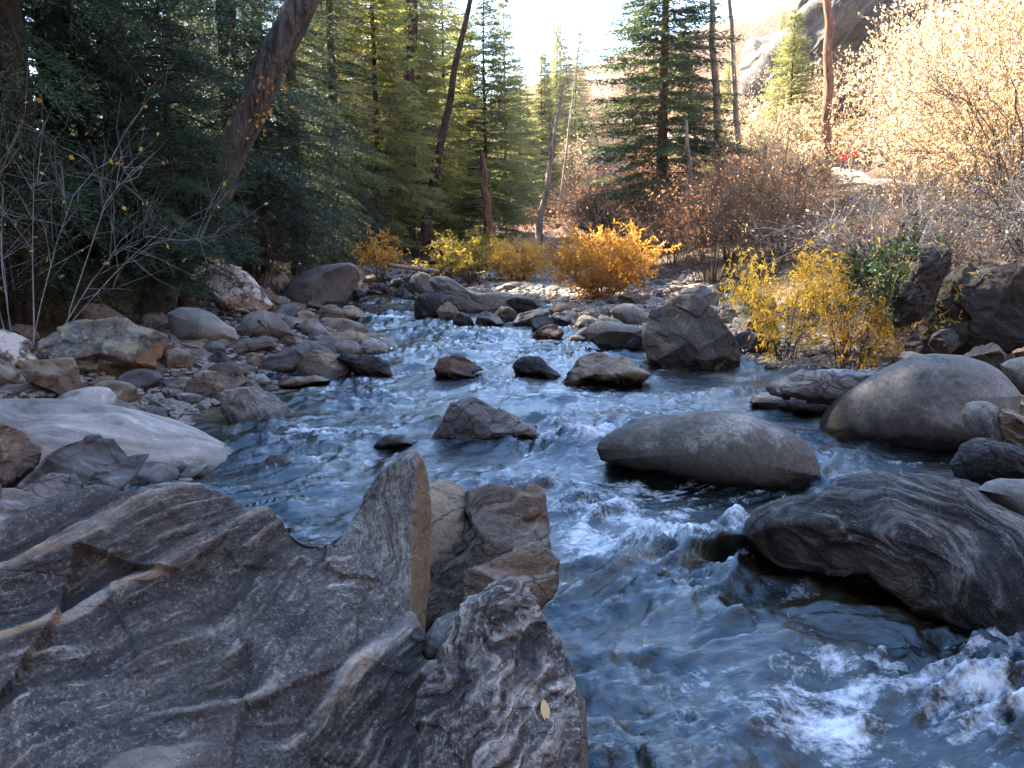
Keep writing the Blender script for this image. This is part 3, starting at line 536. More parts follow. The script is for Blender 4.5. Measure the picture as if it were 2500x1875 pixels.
for k, (lab, pts, m) in enumerate([
    ('reddish block right of the big oval boulder', [(690, 345), (712, 318), (745, 320), (762, 350), (740, 378), (700, 385)], 'brown'),
    ('grey purple rock beyond the reddish block', [(738, 372), (760, 345), (800, 342), (850, 372), (838, 402), (770, 408)], 'pink'),
    ('pale grey rock at the waterline right of the oval boulder', [(600, 435), (640, 385), (680, 365), (722, 400), (715, 432), (650, 445)], 'grey'),
    ('flat pink stone in front of the reddish block', [(715, 400), (760, 385), (815, 405), (790, 420), (730, 418)], 'pink'),
    ('dark shaded rock left of the brown round boulder', [(895, 410), (920, 370), (945, 348), (985, 340), (1012, 380), (1020, 430), (960, 450), (905, 432)], 'granite_dark'),
    ('pale striped stone standing beneath the dark shaded rock', [(945, 440), (955, 385), (975, 400), (1020, 430), (1028, 455), (960, 462)], 'swirl'),
    ('brown stone far upstream beside the white log', [(750, 330), (780, 300), (840, 295), (880, 318), (860, 345), (770, 345)], 'brown'),
    ('grey stone far upstream left of the brown round boulder', [(870, 350), (880, 325), (930, 318), (960, 345), (930, 372), (880, 372)], 'granite')]):
    RB('rock', lab, 'B', pts, m, box=2.8, rnd=2)
RB('boulder', 'round purple brown boulder at the head of the long whale grey rock', 'B', [(978, 345), (1000, 300), (1042, 277), (1090, 290), (1130, 325), (1165, 375), (1150, 405), (1070, 418), (1010, 385)], 'pink', rough=.03, sub=6, box=2.4, cuts=[(.5, .3, 1, .8)], at=16.0)
RB('boulder', 'long smooth grey rock with a saddle lying across midstream', 'B',
   [(1095, 330), (1130, 305), (1200, 304), (1245, 325), (1280, 360), (1340, 392), (1430, 408), (1500, 396), (1570, 402), (1625, 428), (1650, 480), (1560, 545), (1400, 540), (1270, 510), (1150, 440)], 'granite', dep=.3, box=2.5, sub=7, rough=.02, strata=.004, sfreq=10, at=15.4, down=1.5)
RB('boulder', 'black rock streaked with white lines at the near end of the long grey rock', 'B', [(1008, 470), (1030, 425), (1070, 405), (1170, 405), (1240, 425), (1275, 470), (1250, 520), (1180, 550), (1080, 575), (1015, 560)], 'dark', sub=6, dep=.7, rough=.04, strata=.012, sfreq=9, sdir_=(1, 0, .7))
RB('rock', 'tan pointed rock before the white streaked black rock', 'B', [(1145, 520), (1165, 480), (1215, 460), (1260, 490), (1292, 540), (1250, 585), (1180, 572)], 'tan', box=3, rnd=3, sub=5)
RB('rock', 'dark blue rock with a wet base before the long grey rock', 'B', [(1232, 600), (1255, 545), (1285, 522), (1345, 538), (1372, 590), (1310, 612), (1240, 615)], 'slate', box=2.8, rnd=3)
RB('rock', 'cream layered rock low in the shore line before the long grey rock', 'B', [(1375, 575), (1400, 535), (1440, 515), (1500, 535), (1555, 592), (1470, 605), (1400, 595)], 'pale', box=3, rnd=3)
RB('rock', 'greenish dark block between the cream layered rock and the black wedge', 'B', [(1498, 520), (1530, 488), (1580, 486), (1630, 530), (1590, 588), (1520, 575)], 'granite_dark', box=3, rnd=3)
RB('boulder', 'black wedge shaped rock at the far end of the long grey rock', 'B', [(1558, 450), (1600, 420), (1655, 413), (1735, 440), (1772, 482), (1700, 525), (1610, 535)], 'slate', box=2.8, rnd=2, sub=6)
RB('rock', 'rough brown slab leaning against the saddle of the long grey rock', 'B', [(1285, 490), (1310, 440), (1350, 415), (1402, 430), (1412, 490), (1350, 518)], 'brown', box=3, rnd=3)
for k, (lab, pts, m) in enumerate([
    ('grey rock with pale top left of the black square block', [(1595, 590), (1640, 535), (1700, 515), (1760, 508), (1822, 520), (1800, 575), (1680, 608)], 'grey'),
    ('black square edged block on the midstream cobble bar', [(1713, 600), (1718, 550), (1765, 535), (1835, 555), (1855, 605), (1780, 645), (1716, 640)], 'slate'),
    ('brown pyramid shaped rock in front of the black square block', [(1708, 672), (1750, 630), (1800, 600), (1855, 595), (1912, 640), (1890, 682), (1780, 694)], 'brown'),
    ('mottled grey rock right of the black square block', [(1820, 560), (1860, 525), (1905, 520), (1965, 560), (1930, 605), (1860, 600)], 'grey'),
    ('cream flat rock on the cobble bar below the orange willow', [(1960, 560), (1975, 528), (2040, 520), (2080, 535), (2060, 580), (1990, 580)], 'tan'),
    ('blunt cream rock standing at the end of the cobble bar', [(2045, 560), (2060, 520), (2090, 512), (2115, 545), (2105, 582), (2065, 585)], 'tan')]):
    RB('rock', lab, 'B', pts, m, box=2.9, rnd=3)
RB('boulder', 'low loaf shaped boulder with a dark underside left of the pyramid boulder', 'C', [(572, 640), (590, 600), (625, 578), (700, 572), (800, 590), (930, 620), (925, 665), (850, 720), (760, 770), (690, 765), (620, 710), (580, 680)], 'granite', dep=.6, sub=6, rough=.03, cuts=[(0, -.7, 1, .7)])
RB('boulder', 'round light grey boulder behind the loaf shaped boulder', 'C', [(710, 520), (735, 490), (790, 468), (850, 472), (900, 505), (945, 555), (925, 610), (800, 610), (740, 565)], 'granite', sub=6, rough=.03)
RB('rock', 'dark wet stone wedged at the left foot of the pyramid boulder', 'C', [(720, 760), (780, 735), (850, 680), (930, 660), (930, 740), (900, 790), (800, 790)], 'dark', box=2.8, rnd=3, bulge=.9)
RB('boulder', 'great pyramid shaped grey boulder at the right of midstream', 'C',
   [(903, 720), (915, 660), (930, 600), (945, 560), (965, 515), (1000, 505), (1040, 482), (1090, 450), (1150, 424), (1210, 418), (1290, 470), (1340, 520), (1375, 575), (1430, 635), (1470, 700), (1492, 755), (1480, 795), (1445, 860), (1200, 860), (1000, 845), (925, 795)],
   'granite_dark', dep=.8, box=2.9, sub=7, rough=.04, cuts=[(.55, .35, 1, .68), (-.45, .4, 1, .72), (0, -.3, 1, .85), (.9, -.2, 1, .95)], cat='boulder')
RB('rock', 'pale creased rock with a wet lip splitting the current before the pyramid boulder', 'C',
   [(480, 870), (520, 805), (560, 780), (620, 768), (700, 782), (760, 800), (830, 795), (880, 850), (960, 890), (900, 930), (700, 940), (560, 935), (430, 965), (390, 950), (440, 905)], 'tan', dep=.6, box=2.7, sub=6, rough=.06, cuts=[(0, .8, 1, .8)])
RB('rock', 'shiny wet brown rock in the current left of the pale creased one', 'C', [(130, 850), (150, 810), (200, 790), (285, 790), (350, 845), (412, 895), (395, 930), (250, 905), (150, 890)], 'dark', dep=.7, box=2.8, sub=6, rough=.06)
RB('rock_slab', 'flat pale stone awash above the shiny wet brown rock', 'C', [(238, 712), (290, 692), (370, 684), (435, 705), (400, 738), (260, 742)], 'grey', dep=.5, box=2.8)
RB('rock_slab', 'thin dark slab awash just below the flat pale stone', 'C', [(208, 775), (250, 752), (330, 740), (405, 745), (380, 768), (230, 785)], 'dark', dep=.4, box=2.8)
RB('rock', 'small dark stone awash right of the thin dark slab', 'C', [(415, 795), (450, 762), (490, 755), (505, 780), (470, 802)], 'dark', box=2.8)
RB('rock', 'flat tan stone on the shore under the black square block', 'C', [(440, 690), (470, 665), (520, 658), (565, 680), (540, 700), (470, 702)], 'tan', box=2.8)
RB('rock', 'low tan stone left of the loaf shaped boulder', 'C', [(495, 665), (530, 625), (575, 605), (600, 650), (575, 692), (520, 690)], 'grey', box=2.8)
RB('rock', 'notched brown wet rock standing alone in the middle of the current', 'B', [(1130, 860), (1155, 810), (1200, 790), (1270, 773), (1310, 790), (1360, 825), (1422, 862), (1360, 880), (1400, 912), (1300, 920), (1200, 912), (1140, 885)], 'brown', dep=.7, box=2.9, sub=6, rough=.07, cuts=[(.5, .5, 1, .7)])
RB('boulder', 'grey striped wedge boulder alone in the centre of the stream', 'B',
   [(1075, 1300), (1095, 1262), (1130, 1228), (1165, 1200), (1192, 1180), (1205, 1140), (1225, 1095), (1250, 1062), (1290, 1043), (1350, 1035), (1440, 1068), (1520, 1100), (1600, 1140), (1680, 1178), (1735, 1218), (1762, 1262), (1600, 1290), (1400, 1305), (1200, 1315), (1085, 1318)],
   'grey', dep=.55, box=2.9, sub=7, rough=.02, strata=.006, sfreq=9, sdir_=(-.45, .3, 1), cuts=[(.2, .75, 1, .72), (-.9, .1, 1, .75)])
RB('rock', 'small low black rock left of the striped wedge boulder', 'B', [(745, 1325), (800, 1290), (830, 1265), (875, 1252), (940, 1262), (1010, 1312), (960, 1330), (860, 1335), (780, 1345)], 'dark', dep=.7, sub=5, rough=.05)
RB('rock', 'grey half submerged stone at the tip of the smooth pale rock', 'F', [(1145, 350), (1160, 310), (1185, 288), (1250, 290), (1280, 320), (1245, 358), (1165, 375)], 'grey', box=2.8, rnd=2)
# --- right side
RB('boulder', 'smooth whale backed boulder with a pale crown resting in the stream', 'H',
   [(282, 262), (292, 235), (320, 205), (380, 168), (500, 128), (650, 104), (800, 97), (930, 110), (1060, 152), (1140, 190), (1190, 225), (1240, 290), (1270, 372), (1180, 430), (1080, 450), (1000, 448), (800, 425), (620, 382), (400, 335), (300, 308)],
   'whale', dep=.55, box=2.4, sub=7, rough=.012, bulge=.75, down=1.15)
RB('boulder', 'large smooth speckled grey granite boulder at the right edge', 'E',
   [(818, 1380), (835, 1300), (870, 1245), (950, 1160), (1020, 1105), (1100, 1060), (1200, 1000), (1280, 960), (1370, 915), (1450, 882), (1600, 867), (1800, 880), (1960, 930), (2040, 975), (2110, 1040), (2200, 1150), (2160, 1300), (2090, 1480), (1800, 1510), (1500, 1515), (1000, 1505), (870, 1490), (828, 1440)],
   'gfilm', dep=.5, box=2.5, sub=7, rough=.015, bulge=.7)
RB('rock', 'small rounded grey stone leaning on the big granite boulder', 'E', [(1788, 1260), (1815, 1205), (1865, 1186), (1960, 1187), (2030, 1225), (2055, 1290), (2080, 1420), (2040, 1480), (1900, 1470), (1830, 1400), (1795, 1320)], 'granite', dep=.8, at=5.15, sub=6, rough=.02)
RB('rock', 'tan block beside the small rounded grey stone at the right edge', 'E', [(2035, 1290), (2060, 1248), (2130, 1248), (2270, 1330), (2330, 1500), (2150, 1500), (2070, 1400)], 'tan', dep=.8, at=5.0, box=3, sub=6, rnd=2)
RB('rock', 'dark striped rock by the water below the tan block', 'E', [(1700, 1610), (1740, 1550), (1790, 1490), (1860, 1445), (1960, 1430), (2100, 1460), (2270, 1540), (2330, 1700), (2000, 1720), (1750, 1680)], 'dark', dep=.7, sub=6, box=2.8, rough=.04, strata=.02, sfreq=8, sdir_=(.6, .2, 1), at=4.7)
RB('rock_slab', 'broad flat ribbed slab strewn with leaves left of the granite boulder', 'E', [(470, 1090), (560, 1040), (640, 1010), (720, 985), (900, 976), (1100, 980), (1280, 985), (1200, 1080), (1000, 1180), (700, 1150), (500, 1130)], 'grey', dep=.3, box=2.6, sub=6, rough=.03, strata=.01, sfreq=10, at=6.9, down=1.3)
RB('rock_slab', 'low rounded ribbed rock between the broad slab and the whale backed boulder', 'E', [(352, 1195), (380, 1160), (430, 1135), (600, 1118), (800, 1128), (960, 1165), (960, 1230), (880, 1275), (700, 1270), (450, 1245)], 'grey', dep=.45, box=2.4, sub=6, rough=.03, strata=.014, sfreq=9)
RB('boulder', 'massive black and grey ribbed rock draped over the water at the right edge', 'H',
   [(908, 640), (935, 590), (975, 548), (1080, 500), (1180, 470), (1300, 435), (1450, 425), (1600, 430), (1720, 420), (1850, 428), (1920, 445), (2010, 500), (2150, 560), (2320, 650), (2400, 900), (2350, 1180), (2150, 1120), (2020, 1010), (1960, 1045), (1900, 1010), (1700, 960), (1580, 890), (1420, 780), (1250, 810), (1100, 785), (1010, 760), (960, 700)],
   'dark', dep=.6, box=2.4, sub=8, rough=.13, strata=.03, sfreq=4.5, sdir_=(1, .3, .45), warp=.7, cuts=[(-.6, -.6, 1, .8)], bulge=.8, down=1.15, cat='boulder', chip=.06)
RB('rock_slab', 'wet black ledge tucked under the massive ribbed rock', 'H', [(1205, 812), (1300, 775), (1400, 745), (1500, 728), (1640, 780), (1700, 880), (1560, 900), (1300, 870)], 'dark', dep=.7, box=3, sub=6, rough=.05, bulge=.9)
RB('rock', 'pale pink grey rock at the right edge behind the massive ribbed rock', 'H', [(1945, 440), (1985, 408), (2050, 390), (2200, 395), (2320, 450), (2300, 560), (2120, 560), (2020, 500)], 'pale', dep=.8, at=4.2, sub=6)
RB('boulder', 'grey rock at the right edge behind the granite boulder', 'E', [(2050, 940), (2110, 905), (2200, 888), (2330, 900), (2340, 1120), (2180, 1120), (2090, 1040)], 'granite', dep=.8, at=6.6, sub=6)
RB('rock', 'dark angular block peeking over the granite boulder', 'E', [(1805, 880), (1870, 830), (1990, 798), (2040, 812), (2100, 870), (2090, 960), (1950, 960), (1860, 910)], 'granite_dark', dep=.8, box=3, rnd=3, sub=6, at=7.2)
RB('rock', 'tan rounded stone peeking over the left shoulder of the granite boulder', 'E', [(1360, 890), (1390, 855), (1450, 850), (1540, 875), (1560, 910), (1480, 950), (1380, 930)], 'tan', at=7.6)
RB('rock', 'brown block at the right edge above the grey rock', 'E', [(2135, 860), (2165, 832), (2230, 822), (2330, 840), (2330, 920), (2160, 915)], 'brown', box=3, rnd=2, at=7.3)
RB('rock_outcrop', 'sunlit fractured leaning outcrop behind the yellow willow', 'E', [(1290, 560), (1300, 500), (1350, 410), (1420, 380), (1460, 320), (1480, 250), (1540, 140), (1620, 130), (1710, 160), (1690, 270), (1640, 400), (1600, 510), (1500, 600), (1350, 640)], 'cliff', dep=.8, box=3, sub=7, rough=.07, strata=.04, sfreq=7, sdir_=(1, 0, -.6), at=8.6)
RB('rock_outcrop', 'dark earthy rock wall rising at the right edge behind the granite boulder', 'E', [(1380, 780), (1480, 640), (1560, 520), (1640, 420), (1700, 330), (1850, 270), (2000, 230), (2340, 200), (2380, 860), (2000, 900), (1600, 880), (1420, 850)], 'earth', dep=.5, box=3, sub=7, rough=.09, strata=.02, sfreq=5, at=8.9, down=1.1)
RB('rock', 'dark rounded block at the foot of the earthy rock wall', 'E', [(1565, 800), (1590, 745), (1650, 708), (1720, 700), (1770, 745), (1790, 800), (1710, 855), (1600, 845)], 'granite_dark', box=3, rnd=4, at=7.9)
RB('rock', 'shaded block between the tan stone and the earthy rock wall', 'E', [(1400, 800), (1440, 745), (1500, 750), (1545, 820), (1530, 880), (1440, 870)], 'earth', box=3, rnd=4, at=8.1)
for lab, pts, m in [
    ('flat topped grey slab behind the pyramid boulder', [(1028, 420), (1035, 388), (1080, 366), (1180, 358), (1265, 358), (1300, 385), (1250, 440), (1140, 455), (1040, 460)], 'tan'),
    ('rounded cream boulder just behind the peak of the pyramid boulder', [(1125, 420), (1150, 385), (1240, 360), (1330, 368), (1372, 410), (1350, 480), (1310, 500), (1200, 470)], 'pale'),
    ('pale leaning stone right of the rounded cream boulder', [(1325, 470), (1345, 415), (1375, 400), (1400, 425), (1390, 480), (1345, 492)], 'granite'),
    ('black jagged rock in the pile right of the pyramid peak', [(1390, 450), (1400, 395), (1435, 365), (1475, 405), (1475, 490), (1410, 495)], 'slate'),
    ('blue grey stone on top of the rock pile', [(1398, 320), (1410, 285), (1440, 270), (1475, 300), (1465, 332), (1410, 335)], 'slate'),
    ('grey wide stone in the middle of the rock pile', [(1335, 375), (1370, 345), (1420, 328), (1480, 340), (1505, 385), (1450, 400), (1370, 400)], 'grey'),
    ('brown stone low in the rock pile near the willow', [(1470, 440), (1490, 400), (1545, 392), (1580, 430), (1550, 465), (1490, 465)], 'brown'),
    ('square dark stone beneath the top of the rock pile', [(1480, 380), (1500, 350), (1550, 350), (1575, 385), (1540, 410), (1490, 405)], 'granite_dark'),
    ('cream rounded stone right of the pyramid boulder', [(1368, 560), (1375, 515), (1415, 494), (1465, 510), (1482, 555), (1430, 595), (1380, 585)], 'tan'),
    ('angular brown cream rock at the left edge of the yellow willow', [(1545, 500), (1565, 450), (1610, 415), (1690, 425), (1715, 490), (1650, 530), (1570, 530)], 'tan'),
    ('brown rock in shadow right of the cream rounded stone', [(1490, 640), (1510, 575), (1560, 550), (1700, 575), (1730, 640), (1650, 680), (1530, 665)], 'brown'),
    ('dark blue slanted rock at the right foot of the pyramid boulder', [(1448, 680), (1480, 648), (1550, 635), (1640, 655), (1690, 700), (1670, 760), (1580, 785), (1490, 765)], 'slate'),
    ('brown shaded rock under the orange willow', [(760, 430), (800, 400), (870, 395), (910, 430), (905, 475), (840, 490), (780, 475)], 'brown'),
    ('dark grey rock behind the round light grey boulder', [(700, 520), (730, 480), (800, 468), (860, 480), (830, 530), (730, 560)], 'granite_dark')]:
    RB('rock', lab, 'C', pts, m, box=2.9, rnd=3, rough=.06)
RB('cliff', 'steep sunlit grey rock face with slanting layers above the trail', 'D',
   [(1540, 400), (1590, 320), (1612, 240), (1655, 160), (1705, 80), (1740, 20), (1790, -60), (1900, -170), (2100, -230), (2400, -200), (2400, 420), (1900, 440)], 'cliff', dep=.35, box=3, sub=8, rough=.14, strata=.035, sfreq=9, sdir_=(1, .2, -.75), style='ledge', chip=.3, at=57, rnd=5, down=1.0, cat='cliff')
RB('rock', 'sunlit white flat boulder on the slope below the hikers', 'D', [(1838, 445), (1845, 415), (1890, 400), (1975, 402), (1990, 430), (1960, 460), (1880, 475), (1850, 470)], 'pale', dep=.6, box=3, at=22, rnd=2)
RB('rock', 'small bright boulder beside the trail left of the hikers', 'D', [(1735, 390), (1745, 368), (1775, 362), (1800, 380), (1790, 400), (1750, 402)], 'pale', dep=.8, box=3, at=40, rnd=2)

# small loose stones of both banks
def stone_protos(names, seed):
    out = []
    rs = np.random.RandomState(seed)
    for m in names:
        v, f = ico(4); p = v * np.array([1, rs.uniform(.6, .9), rs.uniform(.4, .65)])
        for k in range(7):
            n = rs.normal(size=3); n /= np.linalg.norm(n); d = rs.uniform(.5, .8); e = p @ n; p = p - np.outer(np.clip(e - d, 0, None), n)
        q = v * 1.2 + rs.uniform(0, 50, 3); p = p * (1 + .16 * fbm(q, 4))[:, None]
        out.append(mesh_np('stone', p, f, ROCK[m], True, {'h': fbm(q, 3), 'g': p[:, 2] * .2 + .03 * fbm(q, 2)}))
    return out
protos = stone_protos(['grey', 'pink', 'tan', 'slate', 'brown', 'pale', 'granite', 'grey', 'tan', 'fractured'], 3)
rs = np.random.RandomState(11)
def scatter_stones(n, region, rad, label, group, zoff=.0):
    k = 0; tries = 0
    while k < n and tries < n * 30:
        tries += 1; x, y = region(rs); z = gz(x, y)
        if z < -.16: continue
        r = rad[0] * (rad[1] / rad[0]) ** (rs.rand() ** 1.6)
        o = obj('stone', protos[rs.randint(len(protos))], loc=(x, y, z + r * .12)); o.rotation_euler = (rs.uniform(-.25, .25), rs.uniform(-.25, .25), rs.uniform(0, 6.3)); o.scale = (r, r, r)
        tag(o, label, 'stone', group); k += 1
def reg_left(r): y = r.uniform(5.2, 15); return np.interp(y, YL, XL) - abs(r.normal(0, .9)) + .25, y
def reg_farl(r): y = r.uniform(14, 24); return np.interp(y, YL, XL) - abs(r.normal(0, .8)) + .3, y
def reg_right(r): y = r.uniform(11.2, 19); return r.uniform(np.interp(y, YR, XR) - .3, 4.3), y
def reg_rb(r): y = r.uniform(7, 12); return np.interp(y, YR, XR) + abs(r.normal(0, .7)) - .1, y
def reg_mid(r): y = r.uniform(15.5, 26); return r.uniform(-1.6, .8), y
scatter_stones(92, reg_left, (.05, .27), 'small loose cobble among the boulders of the near left bank', 'cobbles on the left bank')
scatter_stones(46, reg_left, (.17, .36), 'medium angular rock packed among the boulders of the near left bank', 'medium rocks on the left bank')
scatter_stones(34, reg_right, (.16, .34), 'medium angular rock on the gravel bar under the orange willow', 'medium rocks on the right gravel bar')
scatter_stones(28, reg_farl, (.10, .32), 'loose rock on the far left bank below the dark spruces', 'rocks on the far left bank')
scatter_stones(50, reg_right, (.08, .30), 'small loose cobble on the gravel bar under the orange willow', 'cobbles on the right gravel bar')
scatter_stones(20, reg_rb, (.07, .26), 'small loose stone at the foot of the yellow willow', 'stones on the right bank')
scatter_stones(24, reg_mid, (.12, .35), 'loose rock in the far bend of the stream below the golden willows', 'rocks in the far bend')

# ================================================================ VEGETATION
def leaf_mat(name, c1, c2, trans=.45, gloss=.35, tcol=None, scale=1.2):
    s = NT(name); oi = s.n('ShaderNodeObjectInfo').outputs['Random']; co = s.n('ShaderNodeNewGeometry').outputs['Position']
    a = s.noise(co, scale, 3, .6); b = s.noise(co, 14, 2, .6)
    f = s.math('ADD', s.math('MULTIPLY', a, .6), s.math('ADD', s.math('MULTIPLY', b, .5), s.math('MULTIPLY_ADD', oi, .3, -.2)))
    col = s.mix(s.rng(f, .35, .65), c1, c2)
    p = s.pbsdf(col, .5, None, gloss)
    t = s.n('ShaderNodeBsdfTranslucent'); s.set(t, 0, s.mix(1.0, col, tcol or (1.6, 1.5, .8), 'MULTIPLY'))
    m = s.n('ShaderNodeMixShader'); m.inputs[0].default_value = trans; s.t.links.new(p, m.inputs[1]); s.t.links.new(t.outputs[0], m.inputs[2])
    return s.end(m.outputs[0])
def bark_mat(name, c1, c2, sc=8., stretch=.18, bump=.9, c3=None):
    s = NT(name); co = s.vmath('MULTIPLY', s.n('ShaderNodeTexCoord').outputs['Object'], (1, 1, stretch))
    a = s.noise(co, sc, 7, .65, .6); b = s.noise(co, sc * 4, 5, .7)
    col = s.mix(s.rng(a, .38, .62), c1, c2)
    if c3: col = s.mix(s.math('MULTIPLY', s.rng(b, .55, .66), .7), col, c3)
    return s.end(s.pbsdf(col, .9, s.bump(s.math('ADD', a, s.math('MULTIPLY', b, .4)), bump, .04), .2))
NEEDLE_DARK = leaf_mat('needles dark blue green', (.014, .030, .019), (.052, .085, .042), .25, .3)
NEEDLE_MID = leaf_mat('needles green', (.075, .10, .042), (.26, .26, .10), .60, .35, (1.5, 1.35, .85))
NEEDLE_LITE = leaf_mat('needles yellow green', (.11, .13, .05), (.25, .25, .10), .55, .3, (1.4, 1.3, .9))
BARK_D = bark_mat('bark dark spruce', (.018, .013, .010), (.075, .05, .035))
BARK_R = bark_mat('bark reddish', (.08, .035, .02), (.24, .11, .06), c3=(.3, .2, .14))
BARK_C = bark_mat('bark cottonwood furrowed', (.018, .015, .013), (.12, .10, .085), 11, .14, 1.0, (.24, .21, .18))
BARK_P = bark_mat('bark pale dead wood', (.12, .09, .07), (.32, .25, .19), 10)
TWIG_G = bark_mat('twigs pale grey', (.15, .135, .125), (.36, .335, .32), 10)
TWIG_T = bark_mat('twigs tan', (.10, .065, .04), (.30, .21, .14), 10)
TWIG_D = bark_mat('twigs dark brown', (.035, .024, .018), (.12, .08, .055), 10)
LEAF_Y = leaf_mat('willow leaves golden', (.40, .24, .03), (.80, .56, .08), .5, .4, (1.2, 1.05, .6), 2.0)
LEAF_O = leaf_mat('willow leaves orange', (.42, .22, .04), (.78, .52, .12), .5, .4, (1.2, 1.0, .6), 2.0)
LEAF_YG = leaf_mat('willow leaves olive gold', (.20, .17, .03), (.48, .34, .06), .5, .4, (1.2, 1.1, .6), 2.0)
LEAF_P = leaf_mat('leaves pale straw', (.50, .33, .18), (.82, .68, .46), .5, .3, (1.1, 1., .8), 2.0)  # straw leaves, colour raised to paint in an overexposed sunlit look
LEAF_R = leaf_mat('leaves russet', (.34, .14, .06), (.68, .36, .17), .45, .3, (1.1, 1., .8), 2.0)
LEAF_G = leaf_mat('leaves glossy green', (.03, .06, .015), (.10, .15, .035), .3, .6)

def tube_np(paths, sides=4):
    """paths: list of (pts (n,3), radii (n,)) -> verts, quads"""
    V, Fc = [], []; base = 0
    for pts, rad in paths:
        pts = np.asarray(pts, float); n = len(pts); rad = np.asarray(rad, float)
        tg = np.gradient(pts, axis=0); tg /= (np.linalg.norm(tg, axis=1)[:, None] + 1e-9)
        ref = np.array([0, 0, 1.]) if abs(tg[0, 2]) < .8 else np.array([1., 0, 0])
        a = np.cross(tg, ref); a /= (np.linalg.norm(a, axis=1)[:, None] + 1e-9); b = np.cross(tg, a)
        an = np.arange(sides) * 2 * math.pi / sides
        ring = pts[:, None] + rad[:, None, None] * (np.cos(an)[None, :, None] * a[:, None] + np.sin(an)[None, :, None] * b[:, None])
        V.append(ring.reshape(-1, 3)); i = np.arange(n - 1)[:, None] * sides; j = np.arange(sides)[None]; j2 = (j + 1) % sides
        Fc.append(np.stack([base + i + j, base + i + j2, base + i + sides + j2, base + i + sides + j], -1).reshape(-1, 4)); base += n * sides
    return np.concatenate(V), np.concatenate(Fc)
def norm(v): return v / (np.linalg.norm(v, axis=-1, keepdims=True) + 1e-9)
def quads_np(c, d, s, L, W):
    """leaf diamonds: base c, direction d, side s, length, width"""
    L = np.asarray(L)[:, None]; W = np.asarray(W)[:, None]
    v = np.stack([c, c + d * L * .45 + s * W * .5, c + d * L, c + d * L * .45 - s * W * .5], 1)
    return v.reshape(-1, 3), np.arange(len(c) * 4).reshape(-1, 4)

def branch_proto(L, rs, nl, nw, tw_sp, nd_sp, droop):
    """needled bough of length L along +x: returns needle quads (N,4,3) and its wood path"""
    def axis(t): return np.stack([t * L, 0 * t, L * (.10 * t - droop * t ** 1.7 + .13 * droop * 2 * t ** 4)], -1)
    cs, ds, ss, Ls = [], [], [], []
    n = max(4, int(L / tw_sp))
    for k in range(n):
        t = .14 + .86 * (k + rs.rand() * .6) / n; t = min(t, 1)
        for sd in (-1, 1):
            lt = L * (.36 * (1 - t) ** .75 + .05) * rs.uniform(.7, 1.15) + .06
            an = R(rs.uniform(38, 62)); d0 = np.array([math.cos(an), sd * math.sin(an), -.12 - rs.uniform(0, .55) * droop * 1.5])
            m = max(3, int(lt / nd_sp)); u = (np.arange(m) + rs.rand(m)) / m
            p = axis(np.full(m, t)) + d0 * (u * lt)[:, None]; p[:, 2] -= (u ** 2) * lt * (.15 + .5 * droop); p += rs.normal(0, .012, p.shape)
            rd = rs.normal(0, 1, (m, 3)); rd[:, 2] *= .6; rd = norm(rd); d = norm(norm(d0)[None] * .9 + rd * .75)
            cs.append(p); ds.append(d); ss.append(norm(np.cross(d, rs.normal(0, 1, (m, 3)) + np.array([0, 0, 1.2])))); Ls.append(nl * rs.uniform(.7, 1.25, m))
    c = np.concatenate(cs); d = np.concatenate(ds); s_ = np.concatenate(ss); l = np.concatenate(Ls)
    v, _ = quads_np(c, d, s_, l, l * nw * (.62 if nl < .1 else 1))
    return v.reshape(-1, 4, 3), axis(np.linspace(0, .9, 6))
